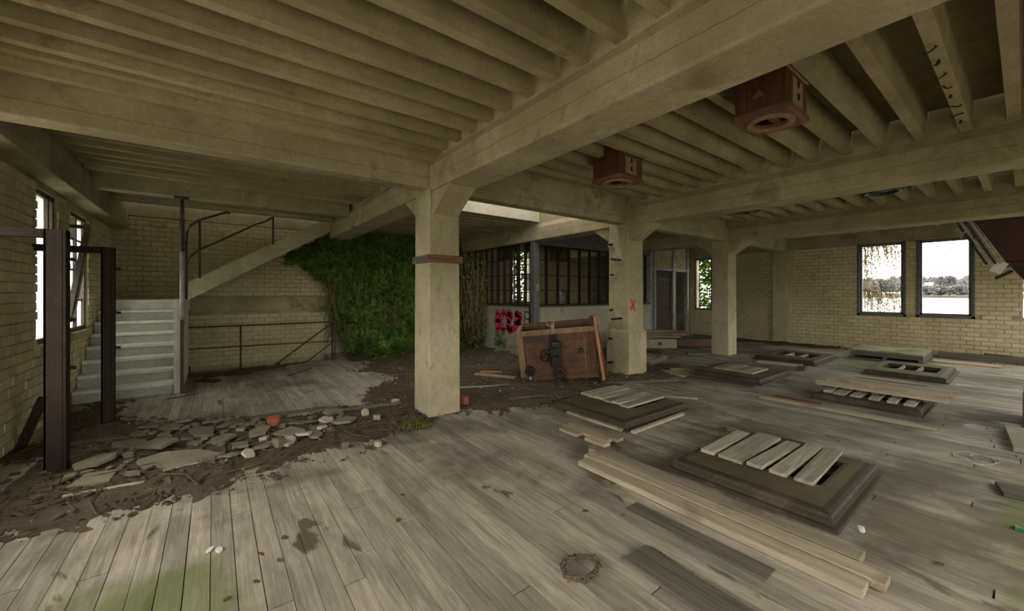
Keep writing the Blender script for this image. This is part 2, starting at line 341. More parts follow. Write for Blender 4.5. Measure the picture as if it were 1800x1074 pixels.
tag(m.build('ceiling_sky_blocker', SLABM), 'added roof slab dimming the sky light over the upper storey, with an opening left', 'roof', kind='structure')
# ---- concrete frame ---------------------------------------------
BX = [(2.13,2.57),(6.15,6.6),(10.18,10.66)]
def beam(name, xa, xb, y0, y1, hs, label):
    root = empty(name, (xa, y0, ZB), label, 'beam'); m = MB()
    prof = [(xa,ZB),(xb,ZB),(xb,3.13),(xb-.05,3.23),(xb-.05,3.6),(xa+.05,3.6),(xa+.05,3.23),(xa,3.13)]
    m.prism(prof, lambda a,b,t: (a-xa, t-y0, b-ZB), y0, y1); m.build('beam_body', CONC, root, bevel=.018)
    for (yc, s) in hs:                          # haunch: column face -> out along the beam
        h = MB(); h.prism([(yc, ZB+.01), (yc+s*.46, ZB+.01), (yc, ZB-.29)], lambda a,b,t: (t-xa, a-y0, b-ZB), xa+.035, xb-.035); h.build('haunch', CONC, root, bevel=.012)
    return root
beam('concrete_beam', *BX[0], YF, 9.82, [(4.5,-1),(4.93,1)], 'heavy concrete main beam resting on the column with the wooden band')
beam('concrete_beam', *BX[1], YF, YB, [(4.5,-1),(4.95,1)], 'heavy concrete main beam resting on the column marked with a red cross')
beam('concrete_beam', *BX[2], YF, YB, [(4.5,-1),(4.9,1)], 'heavy concrete main beam nearest the lake windows, above the plain column')
def sec_beam(x0, x1, y0, y1, z, label):
    tag(MB().box(0, x1-x0, 0, y1-y0, 0, 3.58-z).build('concrete_cross_beam', CONC, None, bevel=.012, loc=(x0, y0, z)), label, 'beam')
sec_beam(XL, 2.13, 4.5, 4.72, 2.86, 'deep concrete cross beam from the left brick wall to the banded column')
sec_beam(XL, 2.13, 8.1, 8.32, 3.08, 'shallow concrete cross beam in front of the staircase opening')
sec_beam(XL, 2.13, 9.62, 9.8, 3.2, 'concrete trimmer beam along the stairwell opening')
sec_beam(2.57, 6.15, 4.55, 4.77, 2.86, 'concrete cross beam between the banded column and the red cross column')
sec_beam(6.6, 10.18, 4.55, 4.77, 2.86, 'concrete cross beam between the red cross column and the plain column')
sec_beam(10.66, XR, 4.55, 4.77, 2.86, 'concrete cross beam from the plain column to the lake wall pilaster')
tag(MB().box(2.57,6.15,7.0,7.16,3.24,3.62).build('weathered_edge_beam', PALE, None, bevel=.01), 'pale weathered edge beam beside the hole in the ceiling', 'beam')
def edge_beam(name, prof, y0, y1, label):
    tag(MB().prism(prof, lambda a,b,t: (a,t,b), y0, y1).build(name, CONC, None, bevel=.01), label, 'beam')
edge_beam('concrete_wall_beam', [(XL,2.83),(XL+.2,2.86),(XL+.22,3.2),(XL+.12,3.6),(XL,3.6)], YF, YB, 'concrete edge beam running above the left windows')
edge_beam('concrete_wall_beam', [(XR,2.93),(XR-.05,2.93),(XR-.06,3.6),(XR,3.6)], YF, YB, 'concrete lintel beam running above the lake windows')
def column(xa, xb, ya, yb, z1, label, plinth=0):
    root = empty('concrete_column', ((xa+xb)/2, (ya+yb)/2, 0), label, 'column'); w, d = (xb-xa)/2, (yb-ya)/2; f = .012
    MB().hexa([(-w-f,-d-f,0),(w+f,-d-f,0),(w+f,d+f,0),(-w-f,d+f,0),(-w,-d,z1),(w,-d,z1),(w,d,z1),(-w,d,z1)]).build('shaft', CONCW, root, bevel=.015)
    if plinth:
        e = .035; m = MB(); m.box(-w-e,w+e*2.2,-d-e,d+e,0,plinth-.05)
        m.hexa([(-w-e,-d-e,plinth-.05),(w+e*2.2,-d-e,plinth-.05),(w+e*2.2,d+e,plinth-.05),(-w-e,d+e,plinth-.05),(-w-.008,-d-.008,plinth),(w+.01,-d-.008,plinth),(w+.01,d+.008,plinth),(-w-.008,d+.008,plinth)])
        m.build('plinth', CONCW, root, bevel=.01)
    return root
c1 = column(2.13,2.55,4.5,4.93,3.2,'square concrete column with a wooden band nailed around it')
for (x0,x1,y0,y1,mt,lb) in ((-.25,.25,-.245,-.217,MAHOGH,'red-brown board of the band'),(-.24,-.212,-.24,.25,BOARDD,'grey weathered board of the band'),(.212,.24,-.24,.25,MAHOGH,None)):
    tag(MB().box(x0,x1,y0,y1,1.94,2.035).build('band_board', mt, c1, bevel=.005), lb)
c2 = column(6.15,6.6,4.5,4.95,3.2,'concrete column with a red sprayed cross, scarred by iron brackets',.87)
for (y,z,L) in ((4.89,2.5,.09),(4.76,2.2,.2),(4.84,1.91,.06),(4.86,1.23,.06),(4.74,1.07,.22),(4.88,.68,.08),(4.88,.22,.12)):
    MB().obox((-.225-.03, y-4.725, z), (.09, L, .035), (random.uniform(-.2,.2),0,0)).build('iron_bracket', IRON, c2, bevel=.006)
    m = MB(); m.prism([(.1*math.cos(a)*random.uniform(.5,1), .12*math.sin(a)*random.uniform(.5,1)+.02) for a in np.linspace(0, 2*PI, 9)[:-1]], lambda a,b,t: (t, y-4.725+a, z+b), -.243, -.228)
    tag(m.build('plaster_scar', CHIPP, c2), 'white chipped scar')
m = MB(); m.obox((-.1,-.2405,1.335),(.035,.006,.25),(0,.7,0)); m.obox((-.1,-.2405,1.335),(.035,.006,.25),(0,-.5,0)); tag(m.build('sprayed_cross', REDS, c2), 'red sprayed cross')
column(10.18,10.62,4.5,4.9,3.2,'plain square concrete column before the dark doorways')
tag(MB().box(XR-.13,XR,4.53,4.97,0,3.0).build('concrete_pilaster', CONCW, None, bevel=.012), 'concrete pilaster standing out of the lake wall', 'pilaster')
tag(MB().box(2.122,2.128,0,.05,-.17,.17).build('orange_spray_mark', ORNS, None, loc=(0,7.25,2.98)), 'orange sprayed stroke on the main beam side', 'paint mark')
# ---- ceiling slab with joists -----------------------------------
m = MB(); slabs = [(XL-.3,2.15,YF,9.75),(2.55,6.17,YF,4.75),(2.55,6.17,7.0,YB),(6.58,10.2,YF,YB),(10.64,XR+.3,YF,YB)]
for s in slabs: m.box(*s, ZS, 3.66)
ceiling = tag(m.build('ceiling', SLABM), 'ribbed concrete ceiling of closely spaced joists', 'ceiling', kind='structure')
jm = {}
def joists(x0, x1, ys, wd=.085):
    key = round(x1-x0, 3)
    if key not in jm:
        jm[key] = []
        for k in range(3):
            b = MB(); n = 10; L = x1-x0; r = random.Random(k); e = [(-wd/2+r.uniform(-.0015,.0015), r.uniform(-.0025,.0025)) for _ in range(n+1)]
            for i in range(n):
                a0, b0 = e[i]; a1, b1 = e[i+1]; p, q = L*i/n, L*(i+1)/n
                b.hexa([(p,a0,b0),(q,a1,b1),(q,-a1,b1),(p,-a0,b0),(p,-wd/2-.012,.3),(q,-wd/2-.012,.3),(q,wd/2+.012,.3),(p,wd/2+.012,.3)])
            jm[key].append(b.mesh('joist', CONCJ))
    for y in ys: inst('joist', random.choice(jm[key]), ceiling, (x0, y, ZJ+random.uniform(-.008,.008)), (0, random.uniform(-.002,.002), random.uniform(-.002,.002)))
step = lambda a, b, s: [a+i*s for i in range(int((b-a)/s)+1)]
joists(XL+.02, 2.18, step(-1.152, 4.3, .312)+step(5.02, 7.95, .3)+[8.6,8.9,9.2,9.45])
inst('joist', jm[round(2.18-XL-.02, 3)][0], ceiling, (XL+.02, 4.43, ZJ-.09)); inst('joist', jm[round(2.18-XL-.02, 3)][1], ceiling, (XL+.02, 4.3, ZJ-.01))
joists(2.52, 6.2, step(-1.19, 4.35, .315)+step(7.4, 10.8, .31))
joists(6.55, 10.23, step(-1.19, 4.35, .315)+step(5.05, 10.8, .31))
joists(10.61, XR-.02, step(-1.19, 4.35, .315)+step(5.05, 7.8, .31))
hooks = tag(MB().box(-.001,.001,-.001,.001,0,.002).build('hook_row', IRON, None, loc=(4.9,.40,ZJ-.008)), 'row of rusty iron loops under a ceiling joist', 'hooks')
for k in range(8):
    m = MB(); a0 = random.uniform(0,6); m.tube([(.028*math.cos(a0+t), .02*math.sin(a0+t)+.01*t-.03, -.02-.008*math.sin(t*2)) for t in np.linspace(0,4.6,9)], .006, 5); m.build('iron_loop', IRON, hooks, loc=(-1.0+k*.27, 0, 0))
# ---- windows ------------------------------------------------------
def win(n, fn, u0, u1, v0, v1, mat, label, fw=.055, mull=(), bars=(), glassmat=None, broken=()):
    """fn(u,v,n) world point; n into the wall"""
    m = MB(); root = None
    def bar(a,b,c,d,t0=.03,t1=.1):
        return MB().hexa([fn(a,c,t0),fn(b,c,t0),fn(b,c,t1),fn(a,c,t1),fn(a,d,t0),fn(b,d,t0),fn(b,d,t1),fn(a,d,t1)])
    for q in ((u0,u0+fw,v0,v1),(u1-fw,u1,v0,v1),(u0,u1,v0,v0+fw),(u0,u1,v1-fw,v1)):
        b = bar(*q); m.add(b.v, b.f)
    root = tag(m.build('window_%d' % n, mat), label, 'window', kind='structure')
    for u in mull: bar(u-fw*.5,u+fw*.5,v0,v1).build('mullion', mat, root)
    us = [u0+fw*.5]+list(mull)+[u1-fw*.5]; vs = [v0+fw*.5]+list(bars)+[v1-fw*.5]
    for v in bars: bar(u0,u1,v-.012,v+.012,.05,.08).build('glazing_bar', mat, root)
    if glassmat:
        k = 0
        for a,b in zip(us,us[1:]):
            for c,d in zip(vs,vs[1:]):
                if k not in broken: bar(a,b,c,d,.062,.066).build('pane', glassmat, root)
                k += 1
    return root
fl = lambda u,v,n: (XL-n, u, v); fr = lambda u,v,n: (XR+n, u, v); fb = lambda u,v,n: (u, YB+n, v)
win(1, fl, *LW[0], BOARDD, 'tall single window with milky glass beside the rusty post', mull=(7.3,), glassmat=GLASS)
win(2, fl, *LW[1], BOARDD, 'tall window with centre mullion and glazing bars', mull=(8.53,), bars=(1.45,1.9,2.35), glassmat=GLASS, broken=(3,5))
win(3, fr, *RW[0], STEELP, 'frameless dark-rimmed window opening toward the open lake', fw=.05)
win(4, fr, *RW[1], STEELP, 'dark-rimmed window opening with the willow outside', fw=.05)
win(5, fr, *RW[2], STEELP, 'narrow window opening filled with greenery near the doorways', fw=.06)
win(6, fb, *BW[0], STEELP, 'barred window in the office with greenery outside', fw=.05, mull=(8.5,8.75,9.0), bars=(1.6,2.1,2.6))
m = MB()
for q in (RW[0], RW[1]):
    for (a,b,c,d) in ((q[0]-.05,q[0],q[2]-.06,q[3]+.05),(q[1],q[1]+.05,q[2]-.06,q[3]+.05),(q[0]-.05,q[1]+.05,q[2]-.06,q[2]),(q[0]-.05,q[1]+.05,q[3],q[3]+.05)): m.box(XR-.022,XR+.0,a,b,c,d)
tag(m.build('trim_1', STEELP), 'dark steel rims around the two lake windows', 'trim', kind='structure')
for k,q in enumerate(LW[:2]):
    tag(MB().box(XL-.02,XL+.05,q[0]-.06,q[1]+.06,q[2]-.11,q[2]).build('trim_%d' % (k+2), CONC, bevel=.01), 'concrete sill below the left wall %s' % ('single window','mullioned window')[k], 'sill', kind='structure')
# ---- staircase ----------------------------------------------------
st = empty('concrete_stair', (-1.0, 8.05, 0), 'pale concrete staircase turning at a landing against the brick wall', 'staircase')
LX = lambda x: x+1.0; LY = lambda y: y-8.05
RI, TR = .18, .25
for i in range(7):
    y0 = 8.05+TR*i
    m = MB().box(LX(-1.58), LX(-.5), LY(y0), LY(y0+TR+.02 if i < 7 else 9.8), 0 if i == 0 else RI*i-.02, RI*(i+1)); m.box(LX(-1.58), LX(-.5), LY(y0)-.03, LY(y0), RI*(i+1)-.05, RI*(i+1)); sp = m.build('step', STEPM, st, bevel=.008)
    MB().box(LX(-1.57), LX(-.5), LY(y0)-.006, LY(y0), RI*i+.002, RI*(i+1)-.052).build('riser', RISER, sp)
MB().box(LX(-1.59),LX(-.42),LY(9.8),LY(YB),1.2,1.44).build('landing', STEPM, st, bevel=.01)
m = MB().prism([(7.98,0),(9.85,0),(9.85,1.43),(9.7,1.43),(8.0,1.43)], lambda a,b,t: (LX(t),LY(a),b), -.5, -.40); m.build('side_wall', STEPM, st, bevel=.01)
zl = lambda x: 1.40+(x+.42)*(2.98-1.40)/(2.13+.42)
MB().prism([(-.43,1.40),(2.13,2.98),(2.13,3.33),(-.43,1.76)], lambda a,b,t: (LX(a),LY(t),b), 9.78, 9.92).build('stringer', CONCW, st, bevel=.012)
MB().prism([(-.43,1.44),(2.13,3.02),(2.13,3.16),(-.43,1.58)], lambda a,b,t: (LX(a),LY(t),b), 9.92, YB-.01).build('flight_slab', CONC, st)
for i in range(9):
    a = -.42+.28*i; MB().box(LX(a),LX(a+.29),LY(9.92),LY(YB-.01),zl(a)+.15,1.44+.19*(i+1)).build('upper_step', STEPM, st)
pole = empty('stair_pole', (-.40,7.93,0), 'slim standing pole with a pale pipe sleeve at the foot of the stair', 'pole')
MB().box(-.022,.022,-.012,.012,0,1.25).build('flat_bar', RAILM, pole); MB().tube([(0,0,1.15),(0,0,1.3),(0,0,2.2)], .03, 10).build('pipe_sleeve', PIPE, pole, smooth=True)
MB().tube([(0,0,2.2),(0,0,2.7),(0,0,2.74),(0,0,2.8),(0,0,3.04)], [.032,.032,.016,.03,.02], 10).build('pole_top', RAILM, pole, smooth=True); MB().box(-.09,.09,-.05,.05,3.02,3.05).build('head_plate', RAILM, pole)
hr = empty('stair_handrail', (-.43,9.8,1.7), 'curved brown iron handrail on the upper stair flight', 'handrail')
o = lambda x,z: (x+.43, -.02, z-1.7)
MB().tube([o(-.43,2.55),o(-.42,2.72),o(-.37,2.86),o(-.24,2.98),o(.0,3.1),o(.21,3.2)], .022, 8).build('top_rail', RAILM, hr, smooth=True)
MB().tube([o(-.43,2.1),o(-.36,2.28),o(-.22,2.42),o(.0,2.55),o(.69,3.0),o(.85,3.07),o(1.05,3.23)], .018, 8).build('mid_rail', RAILM, hr, smooth=True)
for (x,z0,z1) in ((-.43,1.44,2.6),(-.23,1.85,2.98),(1.0,2.6,3.22)): MB().tube([o(x,z0),o(x,z1)], .018, 8).build('baluster', RAILM, hr, smooth=True)
MB().obox(o(.22,3.2),(.07,.05,.07)).build('end_bracket', RAILM, hr)
gr = empty('pit_guard_rail', (2.4,9.82,0), 'thin brown pipe guard rail around the cellar stair', 'railing')
o = lambda x,z,y=0: (x-2.4, y, z)
MB().tube([o(-.4,.89),o(2.47,.89)], .017, 7).build('top_rail', RAILM, gr); MB().tube([o(-.4,.47,.02),o(2.6,.43,.02)], .013, 7).build('mid_rail', RAILM, gr)
for x in (.43, 2.25, 2.48): MB().tube([o(x,0),o(x,.89)], .018, 7).build('post', RAILM, gr)
dr = empty('cellar_handrail', (2.22,9.95,0), 'sloping brown handrail leading down into the cellar stair', 'handrail'); o = lambda x,z: (x-2.22, 0, z)
MB().tube([o(2.22,.86),o(.4,-.5)], .017, 7).build('top_rail', RAILM, dr); MB().tube([o(2.25,.42),o(1.0,-.52)], .014, 7).build('mid_rail', RAILM, dr)
for (x,z0,z1) in ((2.22,-.2,.86),(1.13,-.55,.06)): MB().tube([o(x,z0),o(x,z1)], .018, 7).build('post', RAILM, dr)
cs = empty('cellar_stair', (.9,10.4,-2.0), 'dark concrete steps going down behind the guard rail', 'staircase')
for i in range(8): MB().box(2.27-.33*(i+1)-.9, 2.27-.33*i-.9, -.53, .59, 0, 2.0-.19*(i+1)).build('step', CONC, cs)
MB().box(-1.32,1.38,-.57,-.53,0,1.97).build('pit_side', CONC, cs); MB().box(-1.34,1.38,-.55,.59,-.03,0).build('pit_bottom', CONC, cs); MB().box(-1.37,-1.32,-.55,.59,0,1.97).build('pit_end', CONC, cs); MB().box(1.375,1.4,-.55,.59,0,1.97).build('pit_head', CONC, cs)
# ---- office partition --------------------------------------------
YP, XP = 7.38, 6.22
pw = tag(MB().box(XP,XP+.12,YP,YB,0,1.2).box(XP,11.25,YP,YP+.12,0,1.2).build('wall_partition', DADO, bevel=.006), 'low rendered office partition wall with pink graffiti', 'wall', kind='structure')
MB().box(XP-.03,XP+.15,YP-.02,YB,1.2,1.235).build('sill_board', BOARDD, pw); MB().box(XP,11.25,YP-.03,YP+.15,1.2,1.235).build('sill_board', BOARDD, pw)
MB().box(XP+.15,11.2,YP+.02,YP+.1,2.78,3.5).build('fascia', STEELP, pw)
tag(MB().box(XP-.05,XP+.13,YP-.15,YP-.004,.0,2.82).build('steel_post', STEELP, None, bevel=.006), 'dark grey steel post at the corner of the office partition', 'post')
tag(MB().box(0,.1,-.012,0,0,.16).build('switch_plate', TAN, None, loc=(XP,YP-.151,1.62)), 'tan square plate fixed on the grey steel post', 'plate')
wg = win(7, lambda u,v,n: (XP+.02+n,u,v), YP+.05, 10.9, 1.235, 2.86, RUST, 'rusty steel lattice window above the graffiti', fw=.04, mull=[YP+.05+.3*k for k in range(1,12)], bars=(1.64,2.04,2.45), glassmat=GLASSD, broken=[k for k in range(48) if random.random() < .93])
wg = win(8, lambda u,v,n: (u,YP+.02+n,v), XP+.15, 11.1, 1.235, 2.78, RUST, 'rusty steel lattice window right of the steel post', fw=.045, mull=[XP+.15+.41*k for k in range(1,12)], bars=(1.63,2.02,2.4), glassmat=GLASSD, broken=[k for k in range(48) if random.random() < .93])
def strokes(pts, r, fn, n0, m):
    """flat rounded stroke: points (u,v) in metres"""
    K = 12
    for (a,b) in pts: m.add([fn(a,b,n0)]+[fn(a+r*math.cos(2*PI*k/K), b+r*math.sin(2*PI*k/K), n0) for k in range(K)], [(0,1+k,1+(k+1)%K) for k in range(K)])
    for (a,b),(c,d) in zip(pts, pts[1:]):
        L = math.hypot(c-a,d-b) or 1; px, py = -(d-b)/L*r, (c-a)/L*r
        m.add([fn(a+px,b+py,n0),fn(c+px,d+py,n0),fn(c-px,d-py,n0),fn(a-px,b-py,n0)], [(0,1,2,3)])
gf = lambda u,v,n: (XP-n, 8.98-u, .5+v)
LET = [[[(.14,.52),(.1,.3),(.14,.06)],[(.42,.54),(.2,.31),(.42,.06)]],
       [[(.58,.44),(.66,.54),(.76,.46),(.66,.3),(.6,.16),(.7,.07),(.82,.12)]],
       [[(1.0,.5),(.97,.28),(1.02,.02)],[(1.0,.52),(1.14,.48),(1.12,.34),(1.02,.3)],[(1.1,.28),(1.22,.16),(1.12,.02),(1.02,.0)]]]
k0 = MB(); k1 = MB(); k2 = MB()
for i, L in enumerate(LET):
    for s_ in L: strokes(s_, .088, gf, .002+.003*i, k0)
    for s_ in L: strokes(s_, .068, gf, .0035+.003*i, k1)
for s_ in ([(.2,.31),(.3,.22)],[(.31,.42),(.31,.52)],[(.31,.04),(.31,.16)],[(.66,.4),(.69,.37)],[(.7,.2),(.76,.22)],[(1.08,.42),(1.09,.44)],[(1.1,.14),(1.12,.17)]): strokes(s_, .011, gf, .0115, k2)
tag(k0.build('graffiti_outline', BLACK, pw), 'black outline of the pink bubble letters'); tag(k1.build('graffiti_fill', PINK, pw), 'hot pink bubble letters K C B'); k2.build('graffiti_lines', BLACK, pw)
m = MB()
for s_ in ([(1.3,.3),(1.36,.6),(1.5,.58),(1.56,.46),(1.44,.4)],[(1.3,.45),(1.58,.36)],[(1.42,.3),(1.4,.08)],[(1.34,.26),(1.56,.28)],[(1.5,.24),(1.47,.04),(1.58,.1)],[(1.56,.22),(1.6,.04)]): strokes(s_, .014, gf, .003, m)
tag(m.build('black_tag', BLACK, pw), 'black scribbled tag beside the pink letters')
m = MB(); gg = lambda u,v,n: (11.0+u, YP-n, .98+v)
for s_ in ([(0,0),(.1,0),(.13,.06),(.08,.12),(.02,.12)],[(.08,.12),(.13,.19),(.08,.25),(0,.24)]): strokes(s_, .02, gg, .003, m)
tag(m.build('green_mark', GRNS, pw), 'lime green sprayed mark like a figure three')
YD = 7.82
m = MB()
for x0,x1 in ((11.25,11.42),(12.02,12.16),(13.22,13.4),(14.2,14.32)): m.box(x0,x1,YD-.07,YD+.05,0,3.4)
m.box(11.25,14.4,YD-.05,YD+.03,2.36,2.46); m.box(11.25,11.37,YP,YD,0,3.4)
fr_ = tag(m.build('wall_door_frame', plain('pale_grey_paint', (.3,.31,.3), .5)), 'grey timber frame with doorways into the back rooms', 'wall', kind='structure')
inf = MB().box(11.3,14.3,YD-.015,YD+.02,2.46,3.5).build('brick_infill', MORT, fr_)
lay_bricks(fr_, lambda u,v,n: (u,YD-.015-n,v), (PI/2,0,0), 12.16, 14.2, 2.46, 3.2, [(13.22,13.4,2,4)], n_own=0, mat=BRICK)
d1 = tag(MB().box(12.17,13.21,YD-.01,YD+.03,.02,2.35).build('door_1', wood('dark_door', (.075,.055,.036),(.13,.1,.066),2), bevel=.004), 'dark brown flush door closed between grey posts', 'door', kind='structure')
MB().box(13.05,13.12,YD-.06,YD-.01,1.0,1.05).build('door_handle', IRON, d1); MB().box(12.3,13.08,YD-.02,YD-.01,2.0,2.1).build('door_rail', BOARDD, d1)
m = MB()
for k in range(7): m.box(13.0+.03*(k % 2), 14.4, 9.6, 9.7, .34*k, .34*k+.33)
tag(m.build('wall_block', DADO), 'grey blockwork wall seen through the open doorway', 'wall', kind='structure')
# ---- rusty steel frames at left ----------------------------------
for (x,y,z,w,lb) in ((-1.085,5.08,2.10,.13,'thick rusty steel post with a bracket arm to the brick wall'),(-1.01,6.65,2.10,.11,'thin rusty steel post between the thick post and the stair')):
    r_ = empty('rusty_frame', (x,y,0), lb, 'steel frame')
    MB().box(-w/2,-w/2+.018,-w/2,w/2,0,z).box(w/2-.018,w/2,-w/2,w/2,0,z).box(-w/2,w/2,-.01,.012,0,z).box(-w/2,w/2-.02,-w/2,-w/2+.012,0,z).build('post', RUST, r_, bevel=.003)
    MB().box(-.52+(-1.09-x)*1,w/2,-w*.3,w*.3,z-.075,z).build('top_rail', RUST, r_, bevel=.004)
    for q in (.9,1.32,1.85): MB().obox((w/2+.025,0,q),(.05,.02,.03),(0,.15,0)).build('lug', RUST, r_)
    MB().box(-w*.8,w*.8,-w*.8,w*.8,0,.03).build('foot_plate', RUST, r_)
tag(MB().obox((0,0,0),(.07,.05,.55),(.25,.35,0)).build('leaning_steel_stub', RUST, None, loc=(-1.46,6.05,.25)), 'short rusty steel stub leaning in the debris by the left wall', 'steel stub')
ld = empty('leaning_timber', (-1.45,7.25,1.25), 'splintered timber leaning across the mullioned window', 'timber')
MB().obox((0,.45,.62),(.05,.07,1.62),(-.62,0,0)).build('timber_bar', BOARDD, ld); MB().obox((.03,.5,.62),(.02,.02,1.3),(-.62,0,0)).build('metal_strip', PIPE, ld)
MB().obox((-.08,.1,.1),(.2,.05,.05)).build('wall_bracket', IRON, ld); MB().obox((-.08,.9,1.25),(.2,.05,.05)).build('wall_bracket', IRON, ld)
# ================================================================== FLOOR HATCHES
DARKBOX = stone('hatch_dark_box', (.06,.05,.038), (.04,.034,.026))
def hatch(key, label, slats=(), bars=(), mossy=False, closed=False):
    x0,x1,y0,y1,a0,a1,b0,b1 = HATCH[key]; cx, cy = (x0+x1)/2, (y0+y1)/2; H = .135
    root = empty('floor_hatch', (cx,cy,0), label, 'hatch', 'raised hatch curbs in the floor')
    def ring(o, i, m):           # o,i lists of rings (x0,x1,y0,y1,z)
        rs = o
        for r_ in rs: pass
        n0 = len(m.v)
        for (p,q,r,s,z) in rs: m.v += [(p-cx,r-cy,z),(q-cx,r-cy,z),(q-cx,s-cy,z),(p-cx,s-cy,z)]
        for k in range(len(rs)-1):
            for j in range(4): m.f.append((n0+4*k+j, n0+4*k+(j+1)%4, n0+4*k+4+(j+1)%4, n0+4*k+4+j))
    m = MB(); ins = [(0,0),(.006,.02),(.036,.024),(.04,.04),(.042,.068),(.052,.086),(.075,.095),(.11,.098)]
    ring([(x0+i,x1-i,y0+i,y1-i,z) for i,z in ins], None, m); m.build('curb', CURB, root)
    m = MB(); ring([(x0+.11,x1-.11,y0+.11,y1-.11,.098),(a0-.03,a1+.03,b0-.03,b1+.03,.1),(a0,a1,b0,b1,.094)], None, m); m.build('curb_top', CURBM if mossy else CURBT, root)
    m = MB(); ring([(a0,a1,b0,b1,.094),(a0,a1,b0,b1,-.75)], None, m); m.build('shaft', DARKBOX, root)
    MB().box(a0-.02-cx,a1+.02-cx,b0-.02-cy,b1+.02-cy,-.78,-.75).build('dark_box_bottom', SUB, root)  # dark box added under the hatch to keep out light from below
    for (p,q,r,s,z,rz) in slats: MB().obox((0,0,0),(q-p,s-r,.03),(random.uniform(-.01,.01),random.uniform(-.02,.02),rz)).build('slat', SLAT, root, bevel=.003, loc=((p+q)/2-cx,(r+s)/2-cy,z-.037))
    for (p,q,r,s) in bars: MB().box(p-cx,q-cx,r-cy,s-cy,.03,.085).build('cross_bar', PALE, root)
    return root
_t = NT('mossy_curb_top'); _n = _t.noise(_t.pos(), 3, 5, .6); _t.bump(_t.noise(_t.pos(), 30, 4, .6), .4, .01)
CURBM = _t.out(_t.mix(_t.ramp(_n, .42, .6), (.12,.1,.07), (.13,.18,.04)), .8)
_t = NT('mossy_planks'); _n = _t.noise(_t.pos(), 2.6, 6, .65); _g = _t.noise(_t.pos((24,1.5,24), 20), 1, 5, .6); _t.bump(_g, .4, .008)
MOSSY = _t.out(_t.mix(_t.ramp(_n, .42, .62), _t.mix(_g, (.22,.2,.15), (.46,.44,.35)), (.17,.22,.05)), .85)
sl = [(3.545,4.36,1.70,1.82,.152,.03),(3.56,4.42,1.46,1.66,.155,0),(3.56,4.42,1.30,1.42,.155,-.02),(3.58,4.46,1.14,1.265,.155,-.01),(3.585,4.5,.985,1.11,.157,.03)]
hatch('A', 'grimy raised hatch curb with five spaced slats beside the three long boards', sl)
sl = [(4.16+.006*k,4.95,3.04+.142*k,3.04+.142*k+.132,.153,random.uniform(-.008,.008)) for k in range(6)]
hatch('B', 'grimy raised hatch curb with six tight slats near the wooden crate', sl)
hatch('C', 'low worn hatch curb with a closed worn panel before the plain column', [(7.7+.01*k,8.4,2.98+.18*k,2.98+.18*k+.176,.148,0) for k in range(4)])
d = empty
hatch('D', 'open hatch curb with pale rubble inside, nearest the pilaster', bars=[(10.72,11.45,3.2,3.24),(10.72,11.45,3.48,3.52)])
hatch('E', 'open moss-edged hatch curb with pale cross bars under the lake windows', bars=[(10.5,11.25,1.24,1.28),(10.5,11.25,1.5,1.53),(10.5,10.56,1.0,1.75)], mossy=True)
hatch('F', 'hatch curb partly covered by a slatted panel', [(7.1+.02*random.random(),7.9,.86+.175*k,.86+.175*k+random.uniform(.09,.13),.153,random.uniform(-.08,.08)) for k in range(6)])
pn = empty('slatted_panel', (7.62,1.28,.15), 'grey slatted panel lying over the hatch near the mossy hatch', 'slatted panel')
for k in range(6): MB().obox((-.2+.165*k,.04*math.sin(k*2),.022),(.128,1.36+.04*random.random(),.022),(0,0,.01*math.sin(k))).build('slat', BOARD, pn, bevel=.003)
for y in (-.5,.0,.55): MB().box(-.3,.72,y-.035,y+.035,-.012,.011).build('batten', BOARDD, pn)
gp = empty('mossy_platform', (12.95,1.98,0), 'low mossy timber platform against the wall below the lake windows', 'platform')
for k in range(9): MB().obox((-.62+.155*k,0,.2),(.148,1.24,.03),(random.uniform(-.01,.01),0,0)).build('deck_board', MOSSY, gp, bevel=.003)
for y in (-.58,0,.58): MB().box(-.69,.69,y-.035,y+.035,.03,.185).build('bearer', BOARDD, gp)
for x in (-.66,.66): MB().box(x-.02,x+.02,-.6,.6,.08,.18).build('side_rail', BOARDD, gp)
MB().box(-.7,.7,-.62,.62,0,.03).build('base_boards', BOARDD, gp)
# ---- loose boards on the floor -------------------------------------
def board(name, x0, x1, y0, y1, z0, t, mat, label, group=None, rz=0, cat='board'):
    return tag(MB().box(-(x1-x0)/2,(x1-x0)/2,-(y1-y0)/2,(y1-y0)/2,0,t).build(name, mat, None, bevel=.003, loc=((x0+x1)/2,(y0+y1)/2,z0)), label, cat, group)
for (a,b,y0,y1,lb) in ((2.60,2.722,.50,2.44,'long grey floor board in the row of three, edge facing the bare floor'),(2.747,2.87,.44,2.5,'middle long grey floor board in the row of three'),(2.895,3.02,.57,2.58,'long grey floor board in the row of three, beside the slatted hatch')): board('loose_board', a,b,y0,y1,.006,.045,BOARD if lb[0] == 'm' else BOARD2,lb,'three long boards')
o = board('loose_board', 6.42,6.54,.62,2.4,.003,.035,BOARD,'single long board with a reddish edge before the slatted panel'); o.rotation_euler.z = .02
o = board('loose_board', 6.62,6.72,1.72,2.3,.003,.03,MAHOGH,'short reddish board lying along the single long board')
o = board('loose_board', 1.86,2.07,.2,1.41,.003,.02,BOARDD,'smooth dark board lying in front of the three long boards'); o.rotation_euler.z = -.03
o = board('loose_board', 2.36,2.5,.85,1.75,.0,.006,BOARDD,'thin dark strip of board flat on the floor beside the three long boards'); o.rotation_euler.z = .01
